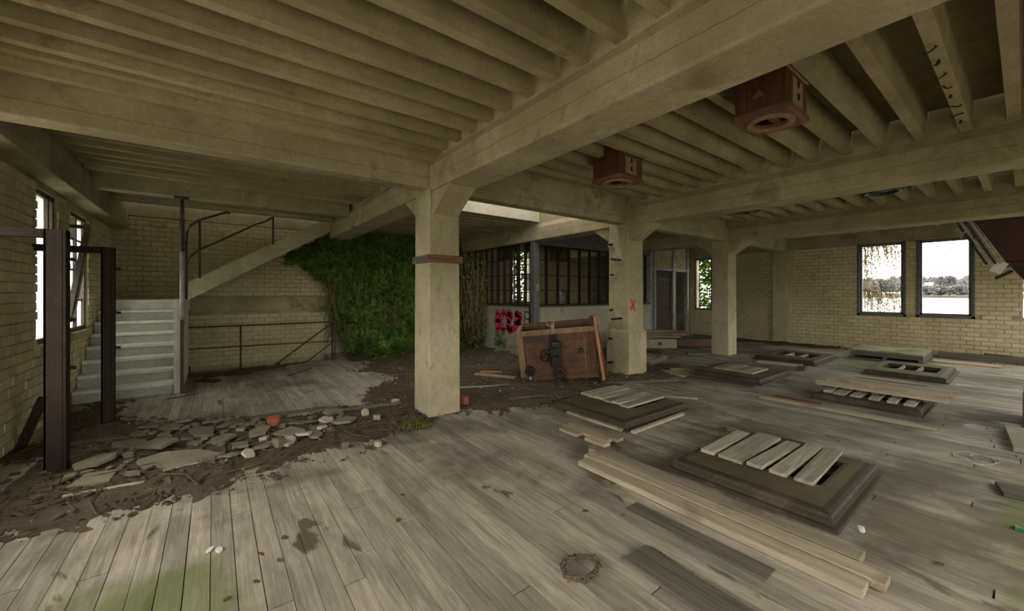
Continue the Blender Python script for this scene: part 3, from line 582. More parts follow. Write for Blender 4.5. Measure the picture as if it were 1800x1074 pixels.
for k,(a,b,y0,y1) in enumerate(((3.10,3.20,2.93,3.2),(3.2,3.31,2.62,3.24),(3.315,3.43,2.57,3.25),(3.1,3.2,2.56,2.82))): board('short_board', a,b,y0,y1,.003,.032,BOARD,('shortest grey board of the cluster beside the six-slat hatch, farther end','middle short board of the cluster beside the six-slat hatch','short board of the cluster, touching the strip along the six-slat hatch','short chunky board of the cluster, nearer the three long boards')[k],'short boards beside the hatch')
board('timber_block', 4.6,4.7,1.62,2.05,.003,.055,BOARDD,'dark timber block with a pale edge behind the five-slat hatch',cat='timber')
board('strip_board', 3.62,3.68,2.75,3.6,.003,.025,BOARD,'narrow strip lying along the six-slat hatch curb')
o = board('strip_board', 3.68,4.75,2.62,2.67,.003,.03,BOARD,'pale batten lying before the six-slat hatch curb'); o.rotation_euler.z = .02
board('strip_board', 9.3,9.36,1.0,1.9,.003,.025,BOARDD,'dark thin batten in front of the mossy open hatch')
board('pink_board', 12.95,13.2,.32,1.3,.003,.03,BOARDP,'pinkish plywood strip right of the mossy platform')
board('wall_timber', 13.85,14.05,-.9,1.3,.003,.14,BOARDD,'dark timber lying along the foot of the lake wall',cat='timber')
o = board('wall_timber', 14.1,14.2,-1.2,.6,.05,.08,BOARDD,'thin dark timber leaning on the wall timber',cat='timber'); o.rotation_euler = (.06,0,.12)
o = board('broken_panel', 9.7,10.05,2.9,3.7,.003,.02,BOARD,'splintered pale panel beside the open rubble hatch',cat='panel'); o.rotation_euler.z = .1
board('timber_block', 9.35,9.6,2.68,2.82,.003,.07,BOARDD,'small dark block beside the splintered panel',cat='timber')
o = board('broken_panel', 6.9,7.1,2.7,3.8,.003,.025,BOARDD,'dark splintered board along the closed-panel hatch',cat='panel'); o.rotation_euler.z = .12
# ---- right edge pieces ---------------------------------------------
wb = empty('wooden_box', (7.75,-.22,0), 'open reddish wooden box standing at the end of a pale board', 'box')
for q in ((-.35,.35,-.25,-.22),(-.35,.35,.22,.25),(-.35,-.32,-.22,.22),(.32,.35,-.22,.22)): MB().box(*q,0,.42).build('side_board', MAHOG, wb, bevel=.004)
MB().box(-.32,.32,-.22,.22,.0,.03).build('bottom', BOARDD, wb)
o = board('pale_board', 6.25,7.2,-.55,.12,.003,.05,PALE,'pale broken slab in front of the reddish wooden box',cat='board'); o.rotation_euler.z = .08
o = board('timber_block', 4.85,5.1,-.5,.14,.003,.03,BOARDD,'dark splintered board piece near the wire loops',cat='timber'); o.rotation_euler.z = .2
for k,(cx,cy,rx,ry,lb) in enumerate(((5.68,.3,.17,.13,'thin pale wire loop lying flat, the wider one'),(5.72,.24,.1,.09,'thin pale wire loop lying flat, the smaller one'))):
    tag(MB().tube([(rx*math.cos(t),ry*math.sin(t),.006+.004*math.sin(3*t)) for t in np.linspace(0,2*PI,28)], .0035, 5).build('wire_loop', PIPE, None, loc=(cx,cy,0)), lb, 'wire')
m = MB()
for k in range(26):
    a = random.uniform(0,2*PI); m.tube([(.13*math.cos(a+t)*random.uniform(.6,1.1),.1*math.sin(a+t)*random.uniform(.6,1.1),.02+.02*random.random()) for t in np.linspace(0,1.6,5)], .0055, 4)
tag(m.build('root_tangle', BARK, None, loc=(1.62,1.5,0)), 'small tangle of dry roots on the bare boards', 'roots')
tag(MB().hexa([(-.03,-.02,0),(.04,-.02,0),(.04,.025,0),(-.03,.02,0),(-.02,-.015,.02),(.03,-.01,.012),(.03,.02,.014),(-.02,.015,.022)]).build('glass_shard', GLASSG, None, loc=(4.2,.03,.0)), 'small green glass shard on pale boards', 'glass')
# ---- ceiling hoppers -----------------------------------------------
def hopper(x0,x1,y0,y1,zb,label):
    cx, cy = (x0+x1)/2, (y0+y1)/2; w, d = (x1-x0)/2, (y1-y0)/2
    r_ = empty('ceiling_hopper', (cx,cy,zb), label, 'hopper', 'wooden hoppers hanging from the ceiling'); T = 3.53-zb
    for q in ((-w,-w+.02,-d,d),(w-.02,w,-d,d)): MB().box(*q,.03,T).build('side_board', MAHOG, r_)
    for q in ((-w+.02,w-.02,-d,-d+.02),(-w+.02,w-.02,d-.02,d)): MB().box(*q,.03,T).build('end_board', MAHOG, r_)
    # bottom frame with round mouth
    m = MB(); n = 32; R = min(w,d)*.72; e = .025
    for k in range(n):
        a, b = 2*PI*k/n, 2*PI*(k+1)/n
        def sq(t): 
            c, s = math.cos(t), math.sin(t); q = 1/max(abs(c)/(w+e), abs(s)/(d+e)); return c*q, s*q
        (p0,p1),(q0,q1) = sq(a), sq(b); r0 = (R*1.12*math.cos(a),R*math.sin(a)); r1 = (R*1.12*math.cos(b),R*math.sin(b))
        m.hexa([(r0[0],r0[1],0),(p0,p1,0),(q0,q1,0),(r1[0],r1[1],0),(r0[0],r0[1],.035),(p0,p1,.035),(q0,q1,.035),(r1[0],r1[1],.035)])
    bf = m.build('bottom_frame', MAHOGH, r_)
    m = MB()
    for k in range(n):
        a, b = 2*PI*k/n, 2*PI*(k+1)/n; c = [(s*1.12*math.cos(t), s*math.sin(t)) for t in (a,b) for s in (R-.008,R+.035)]
        m.hexa([(*c[0],-.016),(*c[1],-.016),(*c[3],-.016),(*c[2],-.016),(*c[0],0),(*c[1],0),(*c[3],0),(*c[2],0)])
    m.build('mouth_ring', TAN, bf); MB().box(-w+.02,w-.02,-.03,.03,.04,.09).build('inner_bar', TAN, r_)
    fp = MB().box(-.12,.1,-d-.012,-d,.06,.26).build('flap', TAN, r_); MB().box(-w,w,-d-.02,-d,.3,.335).build('cleat', TAN, r_, bevel=.003)
    for z in (.1,.2): MB().box(-.02,-.005,-d-.025,-d-.012,z,z+.05).build('slot_pin', IRON, fp)
    MB().prism([(-.05,.14),(.05,.14),(.0,.2)], lambda a,b,t: (t,a,b), -w-.012, -w).build('tab', MAHOGH, r_)
    return r_
hopper(3.4,3.85,1.09,1.45,2.95,'red-brown wooden ceiling hopper above the five-slat hatch')
hopper(3.84,4.3,2.94,3.34,2.95,'red-brown wooden ceiling hopper above the six-slat hatch, with a hanging wire')
hopper(7.15,7.6,2.85,3.25,2.98,'red-brown wooden ceiling hopper partly hidden behind the middle main beam')
gd = empty('ceiling_collar', (8.2,1.35,3.1), 'dark green round collar under the ceiling joists', 'collar')
m = MB(); m.torus((0,0,.04),.2,.045,'z',28,8); m.build('collar_ring', plain('dark_green_paint',(.02,.04,.03),.5), gd, smooth=True); MB().tube([(0,0,.03),(0,0,.42)], .2, 24).build('collar_pipe', IRON, gd, smooth=True)
tag(MB().tube([(3.88,3.0,3.5),(3.87,3.0,3.2),(3.86,3.0,2.99)], .006, 5).build('hanging_wire', PIPE), 'thin wire hanging beside the six-slat hatch hopper', 'wire')
ch = empty('steel_chute', (12.0,-.1,1.9), 'dark red steel chute with pale pipes hanging beyond the lake-side beam', 'chute')
Z = lambda z: z-1.9
MB().hexa([(-.35,-.5,Z(2.1)),(.4,-.5,Z(2.1)),(.4,.32,Z(2.1)),(-.35,.32,Z(2.1)),(-.68,-1.05,Z(3.235)),(.8,-1.05,Z(3.235)),(.8,.86,Z(3.235)),(-.68,.86,Z(3.235))]).build('chute_body', CHUTE, ch, bevel=.01)
MB().box(-.4,.45,-.6,.36,Z(2.05),Z(2.12)).build('bottom_flange', CHUTE, ch); MB().hexa([(-.2,-.45,Z(1.78)),(.2,-.45,Z(1.78)),(.2,.12,Z(1.78)),(-.2,.12,Z(1.78)),(-.3,-.5,Z(2.05)),(.3,-.5,Z(2.05)),(.3,.28,Z(2.05)),(-.3,.28,Z(2.05))]).build('spout', RUST, ch)
for dy,dx,mt in ((.03,-.5,PIPE),(.09,-.5,IRON),(.15,-.48,PIPE),(.2,-.46,IRON)): MB().tube([(dx-.22,.82+dy,Z(3.15)),(dx+.1,.36+dy,Z(2.1))], .017, 6).build('guide_rod', mt, ch)
MB().obox((-.36,.42,Z(2.04)),(.1,.16,.22),(.5,0,0)).build('rod_clamp', WHITE, ch, bevel=.01); MB().obox((-.36,.36,Z(1.9)),(.05,.24,.05),(-.6,0,0)).build('lever', RUST, ch)
m = MB()
for k in range(7): m.tube([(-.6+.02*k,.86+.07*math.cos(t+k),Z(2.78)+.1*math.sin(t+k*.7)+.02*k) for t in np.linspace(0,5.2,12)], .006, 4)
m.tube([(-.6,.9,Z(3.2)),(-.62,.94,Z(3.0)),(-.6,.9,Z(2.8)),(-.58,.86,Z(2.6))], .008, 4); m.build('rope_coil', PIPE, ch)
# ================================================================== WOODEN CRATE MACHINE
cr = empty('wooden_machine_crate', (4.37,5.47,-.03), 'tilted open red-brown wooden crate with iron wheels on its front', 'crate', rz=math.atan2(-.82,1.07))
cr.rotation_euler = (math.radians(7), math.radians(-5.5), math.atan2(-.82,1.07)-.14)
Wd, Hh, Dp = 1.36, .82, .7
for k in range(6): MB().box(.1,1.26,.015,.035,.08+.124*k,.08+.124*k+.12).build('front_board', MAHOGH, cr)
MB().box(0,.11,0,.05,0,Hh).build('stile', TAN, cr, bevel=.006); MB().box(1.25,1.36,0,.05,0,Hh).build('stile', MAHOG, cr, bevel=.006)
MB().box(-.02,1.38,-.02,.07,Hh,Hh+.08).build('top_rail', TAN, cr, bevel=.008); MB().box(0,1.36,-.01,.05,0,.08).build('bottom_rail', MAHOGH, cr, bevel=.006)
MB().box(.11,.13,.0,.016,.08,Hh).build('bead', MAHOG, cr); MB().box(1.16,1.175,.0,.016,.14,Hh-.05).build('bead', TAN, cr); MB().box(.4,1.16,.0,.014,.14,.155).build('bead', TAN, cr)
MB().box(0,.03,.05,Dp,0,Hh).build('side_panel', MAHOG, cr); MB().box(1.33,1.36,.05,Dp,0,Hh).build('side_panel', MAHOG, cr)
for k in range(3): MB().box(.0,1.36,Dp-.03,Dp,.02+.3*k,.02+.3*k+.295).build('back_board', MAHOGH, cr)
MB().box(-.02,1.38,Dp-.05,Dp+.03,Hh-.02,Hh+.06).build('back_rail', MAHOGH, cr, bevel=.008); MB().box(-.02,.05,.06,Dp,Hh,Hh+.07).build('side_rail', TAN, cr, bevel=.008); MB().box(.03,1.33,.05,Dp-.03,.1,.13).build('crate_floor', BOARDD, cr)
MB().obox((1.405,-.02,.53),(.05,.16,1.12),(0,-.06,0)).build('corner_post', ORNG, cr, bevel=.006); MB().obox((1.46,.36,.44),(.03,.66,.9),(0,-.1,0)).build('outer_side_board', MAHOG, cr)
MB().box(1.3,1.36,.0,.08,Hh,Hh+.26).build('corner_peg', MAHOG, cr, bevel=.006)
def wheel(x,z,R,y,label):
    m = MB(); m.torus((x,y,z),R,.014,'y',24,6)
    for k in range(4): a = k*PI/2+.4; m.tube([(x,y,z),(x+R*math.cos(a),y,z+R*math.sin(a))], .011, 5)
    m.tube([(x,y-.035,z),(x,.02,z)], .032, 12); tag(m.build('iron_wheel', IRON, cr), label)
wheel(.5,.46,.105,-.07,'spoked iron wheel left of the housing'); wheel(.7,.14,.105,-.09,'spoked iron wheel below the housing')
gh = MB().box(.56,.75,-.12,.015,.26,.68).build('gear_housing', IRON, cr, bevel=.02); MB().tube([(.66,-.19,.42),(.66,-.1,.42)], .055, 14).build('shaft_boss', IRON, gh); MB().box(.6,.76,-.16,.0,.6,.7).build('housing_cap', IRON, gh, bevel=.02)
for x in (.59,.64,.69): MB().box(x-.013,x+.013,-.02,.015,.68,.84).build('strap', RUST, cr)
m = MB(); m.tube([(.65,-.01,.84),(.65,-.02,.92),(.66,0,1.02)], .03, 6); m.torus((.62,0,1.02),.06,.012,'y',16,5); m.build('lifting_hook', plain('dull_zinc',(.3,.27,.22),.6), cr)
bg_ = MB().tube([(.18,-.1,.2),(.18,.015,.2)], .085, 16).build('bearing', IRON, cr); MB().tube([(.18,-.16,.2),(.18,-.1,.2)], .045, 12).build('bearing_nut', RUST, bg_); MB().tube([(1.1,-.05,.5),(1.1,.015,.5)], .04, 10).build('latch_knob', IRON, cr); MB().box(.16,.19,-.05,.0,.02,.14).build('drip_pin', PIPE, cr)
# ---- timber pile behind the red cross column ------------------------
o = tag(MB().box(-.75,.75,-.12,.12,0,.24).build('pale_beam', stone('speckled_timber',(.36,.33,.24),(.27,.24,.17),(.1,.09,.06),9,c3t=.62), None, bevel=.008, loc=(9.1,6.1,.12)), 'pale speckled beam with a bolt hole behind the red cross column', 'beam'); o.rotation_euler.z = -.72
h_ = MB().tube([(.32,-.135,.12),(.32,-.1,.12)], .045, 12).build('bolt_hole', IRON, o)
tag(MB().box(-.9,.9,-.1,.1,0,.12).build('timber_support', BOARDD, None, loc=(9.2,6.25,0)), 'dark bearer under the pale speckled beam', 'timber')
o = tag(MB().box(-1.1,1.1,-.09,.09,0,.2).build('red_beam', MAHOG, None, bevel=.006, loc=(10.9,6.05,.02)), 'red-brown beam lying behind the plain column', 'beam'); o.rotation_euler.z = -.62
for k in range(7):
    o = tag(MB().box(-.8-.2*random.random(),.9,-.045,.045,0,.022).build('stacked_lath', BOARD if k % 2 else TAN, None, loc=(9.35+.05*k,6.25+.06*math.sin(k*2.1),.365+.027*k)), 'thin lath in the loose stack on the pale speckled beam', 'lath', 'laths stacked on the beam'); o.rotation_euler = (0,random.uniform(-.05,.05),-.72+random.uniform(-.35,.35))
pc = empty('small_pallet', (7.75,5.25,0), 'small slatted pallet half hidden behind the red cross column', 'pallet', rz=.25)
for y in (-.3,0,.3): MB().box(-.55,.55,y-.05,y+.05,.02,.1).build('bearer', BOARDD, pc)
for k in range(6): MB().box(-.55+.2*k,-.43+.2*k,-.36,.36,.1,.122).build('slat', BOARD, pc)
# ================================================================== DEBRIS
POLY = [[(-1.6,4.3),(-1.1,4.0),(-.4,3.78),(.3,3.98),(.8,4.12),(1.5,4.12),(2.1,4.4),(2.4,4.9),(2.15,5.6),(1.2,5.7),(.6,5.45),(0,6.0),(-.5,6.4),(-.9,7.0),(-.9,7.95),(-1.6,8.05)],
        [(2.1,4.7),(2.6,4.45),(3.1,4.15),(3.6,3.98),(4.6,4.1),(5.6,4.2),(6.2,3.95),(7,4.0),(7.6,4.3),(8.4,5.2),(9.6,6),(10,7.3),(6.3,7.3),(6.15,11),(3,11),(2.5,9.9),(2.6,8.8),(2.2,8.2),(2.7,7.3),(2.0,6.2),(1.5,5.4)],
        [(-.4,8.5),(.5,9.2),(1.6,9.86),(-.4,9.86)], [(13.9,-.5),(14.45,-.5),(14.45,7.6),(12.4,7.6),(12.6,6.2),(13.6,5.2),(13.8,3)]]
def sdf(P, x, y):
    x = np.asarray(x, float); y = np.asarray(y, float); d = np.full(x.shape, 1e9); ins = np.zeros(x.shape, bool); n = len(P)
    for i in range(n):
        ax, ay = P[i]; bx, by = P[(i+1) % n]; ex, ey = bx-ax, by-ay; t = np.clip(((x-ax)*ex+(y-ay)*ey)/(ex*ex+ey*ey), 0, 1)
        d = np.minimum(d, np.hypot(x-ax-t*ex, y-ay-t*ey)); c = (ay > y) != (by > y)
        with np.errstate(divide='ignore', invalid='ignore'): ins ^= c & (x < ex*(y-ay)/(ey if ey else 1e-9)+ax)
    return np.where(ins, d, -d)
def dirt_h(x, y):
    s = np.max([sdf(P, x, y) for P in POLY], axis=0); s = s+(fbm(x*2.2, y*2.2)-.5)*.9
    return np.clip(s*.11, -.03, .035)+(fbm(x*5+9, y*5)-.5)*.06*np.clip(s*3,0,1)-.006
gx = np.arange(-1.6, 14.45, .04); gy = np.arange(3.2, 11.0, .04); GX, GY = np.meshgrid(gx, gy, indexing='ij'); GZ = dirt_h(GX, GY)
keep = (GZ[:-1,:-1] > -.02)|(GZ[1:,1:] > -.02)|(GZ[1:,:-1] > -.02)|(GZ[:-1,1:] > -.02)
pit = (GX[:-1,:-1] > PIT[0]-.05)&(GX[:-1,:-1] < PIT[1])&(GY[:-1,:-1] > PIT[2]-.04); keep &= ~pit
ny = len(gy); ii, jj = np.nonzero(keep); qs = np.stack([ii*ny+jj,(ii+1)*ny+jj,(ii+1)*ny+jj+1,ii*ny+jj+1],1); used = np.unique(qs); mp = np.zeros(len(gx)*ny, int); mp[used] = np.arange(len(used))
V = np.stack([GX.ravel(),GY.ravel(),GZ.ravel()],1)[used]
me = bpy.data.meshes.new('dirt'); me.from_pydata(V.tolist(), [], mp[qs].tolist()); me.materials.append(DIRT); me.polygons.foreach_set('use_smooth', [True]*len(me.polygons))
o = bpy.data.objects.new('dirt', me); COL.objects.link(o); tag(o, 'brown crumbly dirt and leaf litter spread over the boards', 'dirt', kind='stuff')
def scatter(n, polys, smin=.0):
    out = []; bb = [(min(p[0] for p in P),max(p[0] for p in P),min(p[1] for p in P),max(p[1] for p in P)) for P in polys]; ar = np.array([(b[1]-b[0])*(b[3]-b[2]) for b in bb]); ar = ar/ar.sum()
    while len(out) < n:
        k = rng.choice(len(polys), p=ar); b = bb[k]; X = rng.uniform(b[0],b[1],400); Y = rng.uniform(b[2],b[3],400); H = dirt_h(X,Y); ok = H > smin
        ok &= (X > XL+.1)&(X < XR-.1)&(Y < YB-.1)
        ok &= ~((X > PIT[0])&(X < PIT[1])&(Y > PIT[2]))
        out += list(zip(X[ok],Y[ok],H[ok]))
    return out[:n]
def chips(n, name, mat, label, smin, smax, polys, flat=.35):
    m = MB()
    for (x,y,z) in scatter(n, polys, -.012):
        s = smin+(smax-smin)*random.random()**3; m.obox((x,y,max(z,0)+s*flat*.4),(s*random.uniform(.6,2.2),s,s*flat),(random.uniform(-.5,.5),random.uniform(-.5,.5),random.uniform(0,6.3)))
    tag(m.build(name, mat), label, 'debris', kind='stuff')
chips(9000, 'brown_litter', CHIPB, 'fine brown litter of leaves, splinters and crumbs', .008, .05, POLY)
chips(1500, 'pale_crumbs', CHIPP, 'pale plaster crumbs scattered through the dirt', .005, .022, POLY, .4)
m = MB()
for (x,y,z) in scatter(500, POLY[:2], 0):
    a = random.uniform(0,6.3); L = random.uniform(.05,.28); m.tube([(x-math.cos(a)*L,y-math.sin(a)*L,max(z,0)+.012),(x,y,max(z,0)+.012+random.uniform(0,.03)),(x+math.cos(a+.4)*L,y+math.sin(a+.4)*L,max(z,0)+.012)], random.uniform(.002,.006), 4)
tag(m.build('twigs', BARK), 'thin dry twigs strewn over the dirt', 'twigs', kind='stuff')
def shard(x, y, r, t, label, group=None, mat=SHARD, asp=None, tilt=.08, lift=.0, name='plaster_shard', cat='rubble'):
    n = random.choice((4,5,5,6)) if r > .05 and mat is SHARD else random.randint(5,7); a0 = random.uniform(0,6.3); asp = asp or random.uniform(.45,.9); rz = random.uniform(0,6.3); m = MB()
    pts = [(r*math.cos(a0+2*PI*k/n)*random.uniform(.7,1.15), r*asp*math.sin(a0+2*PI*k/n)*random.uniform(.7,1.15)) for k in range(n)]
    m.prism(pts, lambda a,b,q: (a*(1-.04*q/t),b*(1-.04*q/t),q), 0, t); o = m.build(name, mat, None)
    z = max(float(dirt_h(np.array([x]),np.array([y]))[0]), 0); o.location = (x,y,z+.002+lift+r*tilt*.3); o.rotation_euler = (random.uniform(-tilt,tilt),random.uniform(-tilt,tilt),rz); return tag(o, label, cat, group)
SL = [(-1.0,4.6),(-.3,4.45),(.3,4.5),(.9,4.6),(1.3,4.9),(1.3,5.35),(.6,5.35),(0,5.9),(-.6,6.1),(-.8,5.4)]
put = [(-.28,4.72,.34),(-.42,5.1,.2)]; tries = 0
while tries < 9000 and len(put) < 112:
    tries += 1; x, y = random.uniform(-1.1,1.5), random.uniform(4.3,6.3); r = random.choice((.05,.07,.1,.13,.17,.2)) if tries > 250 else random.uniform(.15,.22)
    if sdf(SL, np.array([x]), np.array([y]))[0] < 0 or any(math.hypot(x-p,y-q) < (r+w)*.8 for p,q,w in put): continue
    put.append((x,y,r)); shard(x, y, r, random.uniform(.014,.026), 'broken grey plaster slab in the rubble between the rusty posts and the banded column', 'plaster slabs in the rubble', lift=random.uniform(0,.008), tilt=.1)
s = shard(-.28,4.72,.36,.028,'largest flat grey plaster slab, with a pale broken edge, right of the thick rusty post', asp=.55, tilt=.02); s.rotation_euler.z = -.5
s = shard(-.42,5.1,.24,.03,'large dark-shadowed plaster slab propped on the largest slab', asp=.6, tilt=.02, lift=.05); s.rotation_euler = (.15,-.1,-.9)
for (x,y,r,t,mt,lb) in ((.55,5.3,.075,.09,REDB,'chunk of plastered red brick among the grey slabs'),(2.75,4.72,.1,.1,REDB,'red brick chunk beside the banded column'),(.5,4.5,.08,.08,SHARD,'upright pale rubble lump at the edge of the plaster slabs'),(1.32,3.98,.05,.045,CHIPP,'white plaster lump alone on the boards'),(1.05,4.15,.06,.05,SHARD,'grey rubble lump at the edge of the dirt'),(1.5,5.0,.07,.06,CHIPP,'rounded pale rubble lump near the banded column'),(3.35,1.1-.45,.022,.03,WHITE,'small white stone at the corner of the five-slat hatch'),(2.0,5.3,.06,.05,CHIPP,'small pale lump on the dirt left of the banded column'),(1.55,4.75,.06,.05,CHIPP,'tan lump on the dirt between slabs and column')): shard(x,y,r,t,lb,mat=mt,name='rubble_lump',asp=.8,tilt=.2)
for (x,y) in ((.25,4.42),(.75,4.65),(.95,4.75),(.6,4.55),(1.05,5.0),(.4,4.75)): shard(x,y,random.uniform(.07,.12),.025,'white broken plaster piece at the front of the rubble','white plaster pieces',mat=CHIPP,name='white_plaster',lift=.02,tilt=.2)
m = MB(); 
for k in range(220):
    a = random.uniform(0,6.3); r = .14*math.sqrt(random.random()); x, y = r*math.cos(a)*1.2, r*math.sin(a); z = .09*(1-(r/.15)**2); m.tube([(x,y,z*.4),(x*1.1+random.uniform(-.02,.02),y*1.1+random.uniform(-.02,.02),z+.02),(x*1.3,y*1.3,max(z-.02,.004))], .005, 4)
m.obox((0,0,.03),(.2,.16,.06),(0,0,.3)); tag(m.build('moss_clump', MOSSM, None, loc=(1.86,4.33,.0)), 'olive moss clump at the foot of the banded column', 'moss')
STK = [((.2,5.78),(1.2,5.72),.05,.03,BOARDD,'long brown timber along the back edge of the rubble'),((-.5,4.05),(.35,4.15),.012,.012,BARK,'thin stick along the front edge of the dirt'),((1.35,5.35),(2.05,5.2),.05,.03,BOARDD,'dark lath pointing at the banded column'),((2.9,5.6),(3.9,5.2),.03,.02,BOARD,'thin grey lath right of the banded column'),
       ((3.85,6.2),(4.3,5.55),.1,.03,BOARD,'grey plank leaning toward the crate corner'),((4.05,6.35),(4.4,6.1),.09,.03,ORNG,'short orange board behind the grey plank'),((3.9,7.0),(4.7,6.6),.08,.05,BOARDD,'weathered board in the dirt before the graffiti'),((3.0,6.0),(3.5,5.9),.07,.05,BOARDD,'short wood block in the dirt'),
       ((6.9,3.8),(7.1,4.4),.05,.03,BOARD,'pale stick standing out of the litter by the red cross column'),((5.3,4.35),(6.6,3.75),.06,.03,BOARDD,'long dark lath on the litter edge'),((1.1,8.4),(1.6,8.9),.03,.02,BOARDD,'dark splinter on the clean boards'),((-.55,7.6),(-.2,7.72),.02,.012,BARK,'short dark stick before the stair'),((.2,8.7),(1.2,9.3),.03,.02,BOARDD,'dark lath at the edge of the cellar stair'),((4.0,4.15),(5.2,4.05),.04,.02,BOARDD,'thin lath behind the six-slat hatch'),((5.2,3.6),(5.6,2.9),.05,.02,BOARD,'pale lath right of the six-slat hatch'),
       ((7.4,4.4),(7.7,4.1),.07,.03,TAN,'tan wood scrap behind the closed-panel hatch'),((9.5,5.2),(10.0,4.9),.1,.05,BOARDD,'splintered plank beside the plain column'),((-.9,4.35),(-.45,4.3),.03,.012,CHIPP,'pale strip lying before the thick rusty post'),((-.35,4.45),(.05,4.5),.02,.012,CHIPP,'white strip lying before the largest slab'),((-1.3,5.9),(-.7,5.7),.05,.03,BOARDD,'dark wood strip behind the thick rusty post'),((3.3,4.45),(3.9,4.3),.02,.02,BARK,'bent root in the litter behind the six-slat hatch'),((2.6,7.2),(3.4,6.7),.035,.03,BARK,'long root on the dirt below the ivy')]
for (a,b,w,t,mt,lb) in STK:
    L = math.hypot(b[0]-a[0],b[1]-a[1]); zc = max(float(dirt_h(np.array([(a[0]+b[0])/2]),np.array([(a[1]+b[1])/2]))[0]),0)
    o = tag(MB().hexa([(-L/2,-w/2,0),(L/2,-w*.4,0),(L/2,w*.45,0),(-L/2,w/2,0),(-L/2,-w/2,t),(L/2-.02,-w*.4,t),(L/2,w*.45,t),(-L/2,w/2,t)]).build('wood_scrap', mt, None, loc=((a[0]+b[0])/2,(a[1]+b[1])/2,zc+.004)), lb, 'wood scrap'); o.rotation_euler = (0,random.uniform(-.02,.02),math.atan2(b[1]-a[1],b[0]-a[0]))
for (x,y,r,lb) in ((9.1,1.75,.16,'crumpled white sheet lying before the mossy open hatch'),(8.9,1.35,.08,'small white scrap before the mossy open hatch'),(8.75,1.1,.07,'torn white scrap beside the slatted panel')): shard(x,y,r,.012,lb,mat=WHITE,name='white_scrap',cat='scrap',tilt=.05)
for k,(x,y) in enumerate(((.02,2.95),(-.02,2.98),(11.0,3.3),(11.2,3.5))): shard(x,y,.03 if k < 2 else .09,.01 if k < 2 else .06,('white paint flake on the mossy boards' if k < 2 else 'pale rubble lump inside the open rubble hatch'),'paint flakes' if k < 2 else 'rubble in the open hatch',mat=WHITE if k < 2 else CHIPP,name='paint_flake' if k < 2 else 'rubble_lump')
for k,(x,y) in enumerate(((.3,2.62),(.22,2.75),(.18,2.5),(.05,2.45),(.35,2.85),(1.0,2.6),(1.15,2.9),(2.1,1.9),(3.3,.3),(5.2,1.2))): shard(x,y,.022,.006,'small dark leaf on the bare boards','dark leaves on the boards',mat=IVYD if k % 2 else BARK,name='fallen_leaf',cat='leaf',tilt=.2)
# ================================================================== IVY
def leaf_geo(s):
    P = [(0,0),(.32,-.12),(.5,.18),(.3,.3),(.42,.62),(.14,.58),(0,1),(-.14,.58),(-.42,.62),(-.3,.3),(-.5,.18),(-.32,-.12)]
    return [(a*s, b*s, .12*s*abs(a)) for a,b in P], [(0,1,2,3),(0,3,4,5),(0,5,6,7),(0,7,8,9),(0,9,10,11)]
def leaves(m, pts, s0, s1, face=(0,-1,0), spread=.7):
    for p in pts:
        vs, fs = leaf_geo(random.uniform(s0,s1)); d = (Vector(face)+Vector((random.uniform(-1,1),random.uniform(-1,1),random.uniform(-.4,.9)))*spread).normalized()
        q = d.to_track_quat('Z','Y'); q = q @ Euler((0,0,PI+random.uniform(-.9,.9))).to_quaternion(); m.add([Vector(p)+q@Vector(v) for v in vs], fs)
iv = empty('ivy', (4.0,10.6,0), 'dense green ivy climbing the end wall behind the banded column', 'ivy'); pts = []; dry = []
while len(pts) < 11500:
    x, z = random.uniform(1.2,6.12), random.uniform(0,3.2); left = 2.75-.45*z if z < 2.3 else 1.45+(z-2.3)*.25
    left += (float(vnoise(x*3+5,z*3))-.5)*.5
    if z < 1.9 and z > 1.2: left += .25
    if x < left: continue
    den = 1. if x < 4.9 else .28
    if x < 4.9 and float(vnoise(x*2.2,z*2.2+11)) < .24: den = .35
    if random.random() > den: continue
    bul = .15+.5*float(fbm(x*1.3,z*1.3))*min(1,(x-left)*1.5)+max(0,.75-z)*.6*(1 if x < 6 else .5)
    p = (x, YB-.06-bul*random.uniform(.35,1), z); (dry if random.random() < (.05 if x < 4.9 else .45) else pts).append(p)
pts.sort(key=lambda p: p[1]); loc = lambda P: [(p[0]-4.0,p[1]-10.6,p[2]) for p in P]
m = MB(); leaves(m, loc(pts[300:]), .07, .125); tag(m.build('foliage', IVY, iv), kind='stuff')
m = MB(); leaves(m, loc(dry), .05, .1, spread=1.2); tag(m.build('dry_foliage', IVYD, iv), 'brown dried ivy leaves', kind='stuff')
lm = []
for k in range(3): vs, fs = leaf_geo(.11+.01*k); lm.append(MB().add(vs, fs).mesh('leaf', IVY))
for p in loc(pts[:300]): inst('leaf', random.choice(lm), iv, p, (PI/2+random.uniform(-.6,.5), random.uniform(-.5,.5), random.uniform(-.6,.6)+PI))
m = MB()
for k in range(420):
    x = random.uniform(4.6,6.25) if k > 150 else random.uniform(2.2,4.8); z = random.uniform(0,1.2); P = []; y = YB-.06-random.uniform(0,.35)
    for j in range(7): P.append((x-4.0,y-10.6,z)); x += random.uniform(-.1,.1); z += random.uniform(.12,.42); y += random.uniform(-.05,.05); z = min(z,3.2); x = min(x,6.15); y = min(y, YB-.03)
    m.tube(P, random.uniform(.004,.013), 4, False)
tag(m.build('vine_stems', VINE, iv), 'tangled brown vine stems', kind='stuff')
P = []; D = []
for _ in range(2200):
    q = (6.16-.5*random.random()**1.5-4.0, random.uniform(9.3,10.9)-10.6, random.uniform(0,2.75)); (P if random.random() < .42 else D).append(q)
m = MB(); leaves(m, P, .06, .1, (-.7,-.7,0), .8); tag(m.build('corner_foliage', IVY, iv), kind='stuff')
m = MB(); leaves(m, D, .05, .09, (-.7,-.7,0), 1.2); tag(m.build('corner_dry_foliage', IVYD, iv), 'brown dried leaves in the corner', kind='stuff')
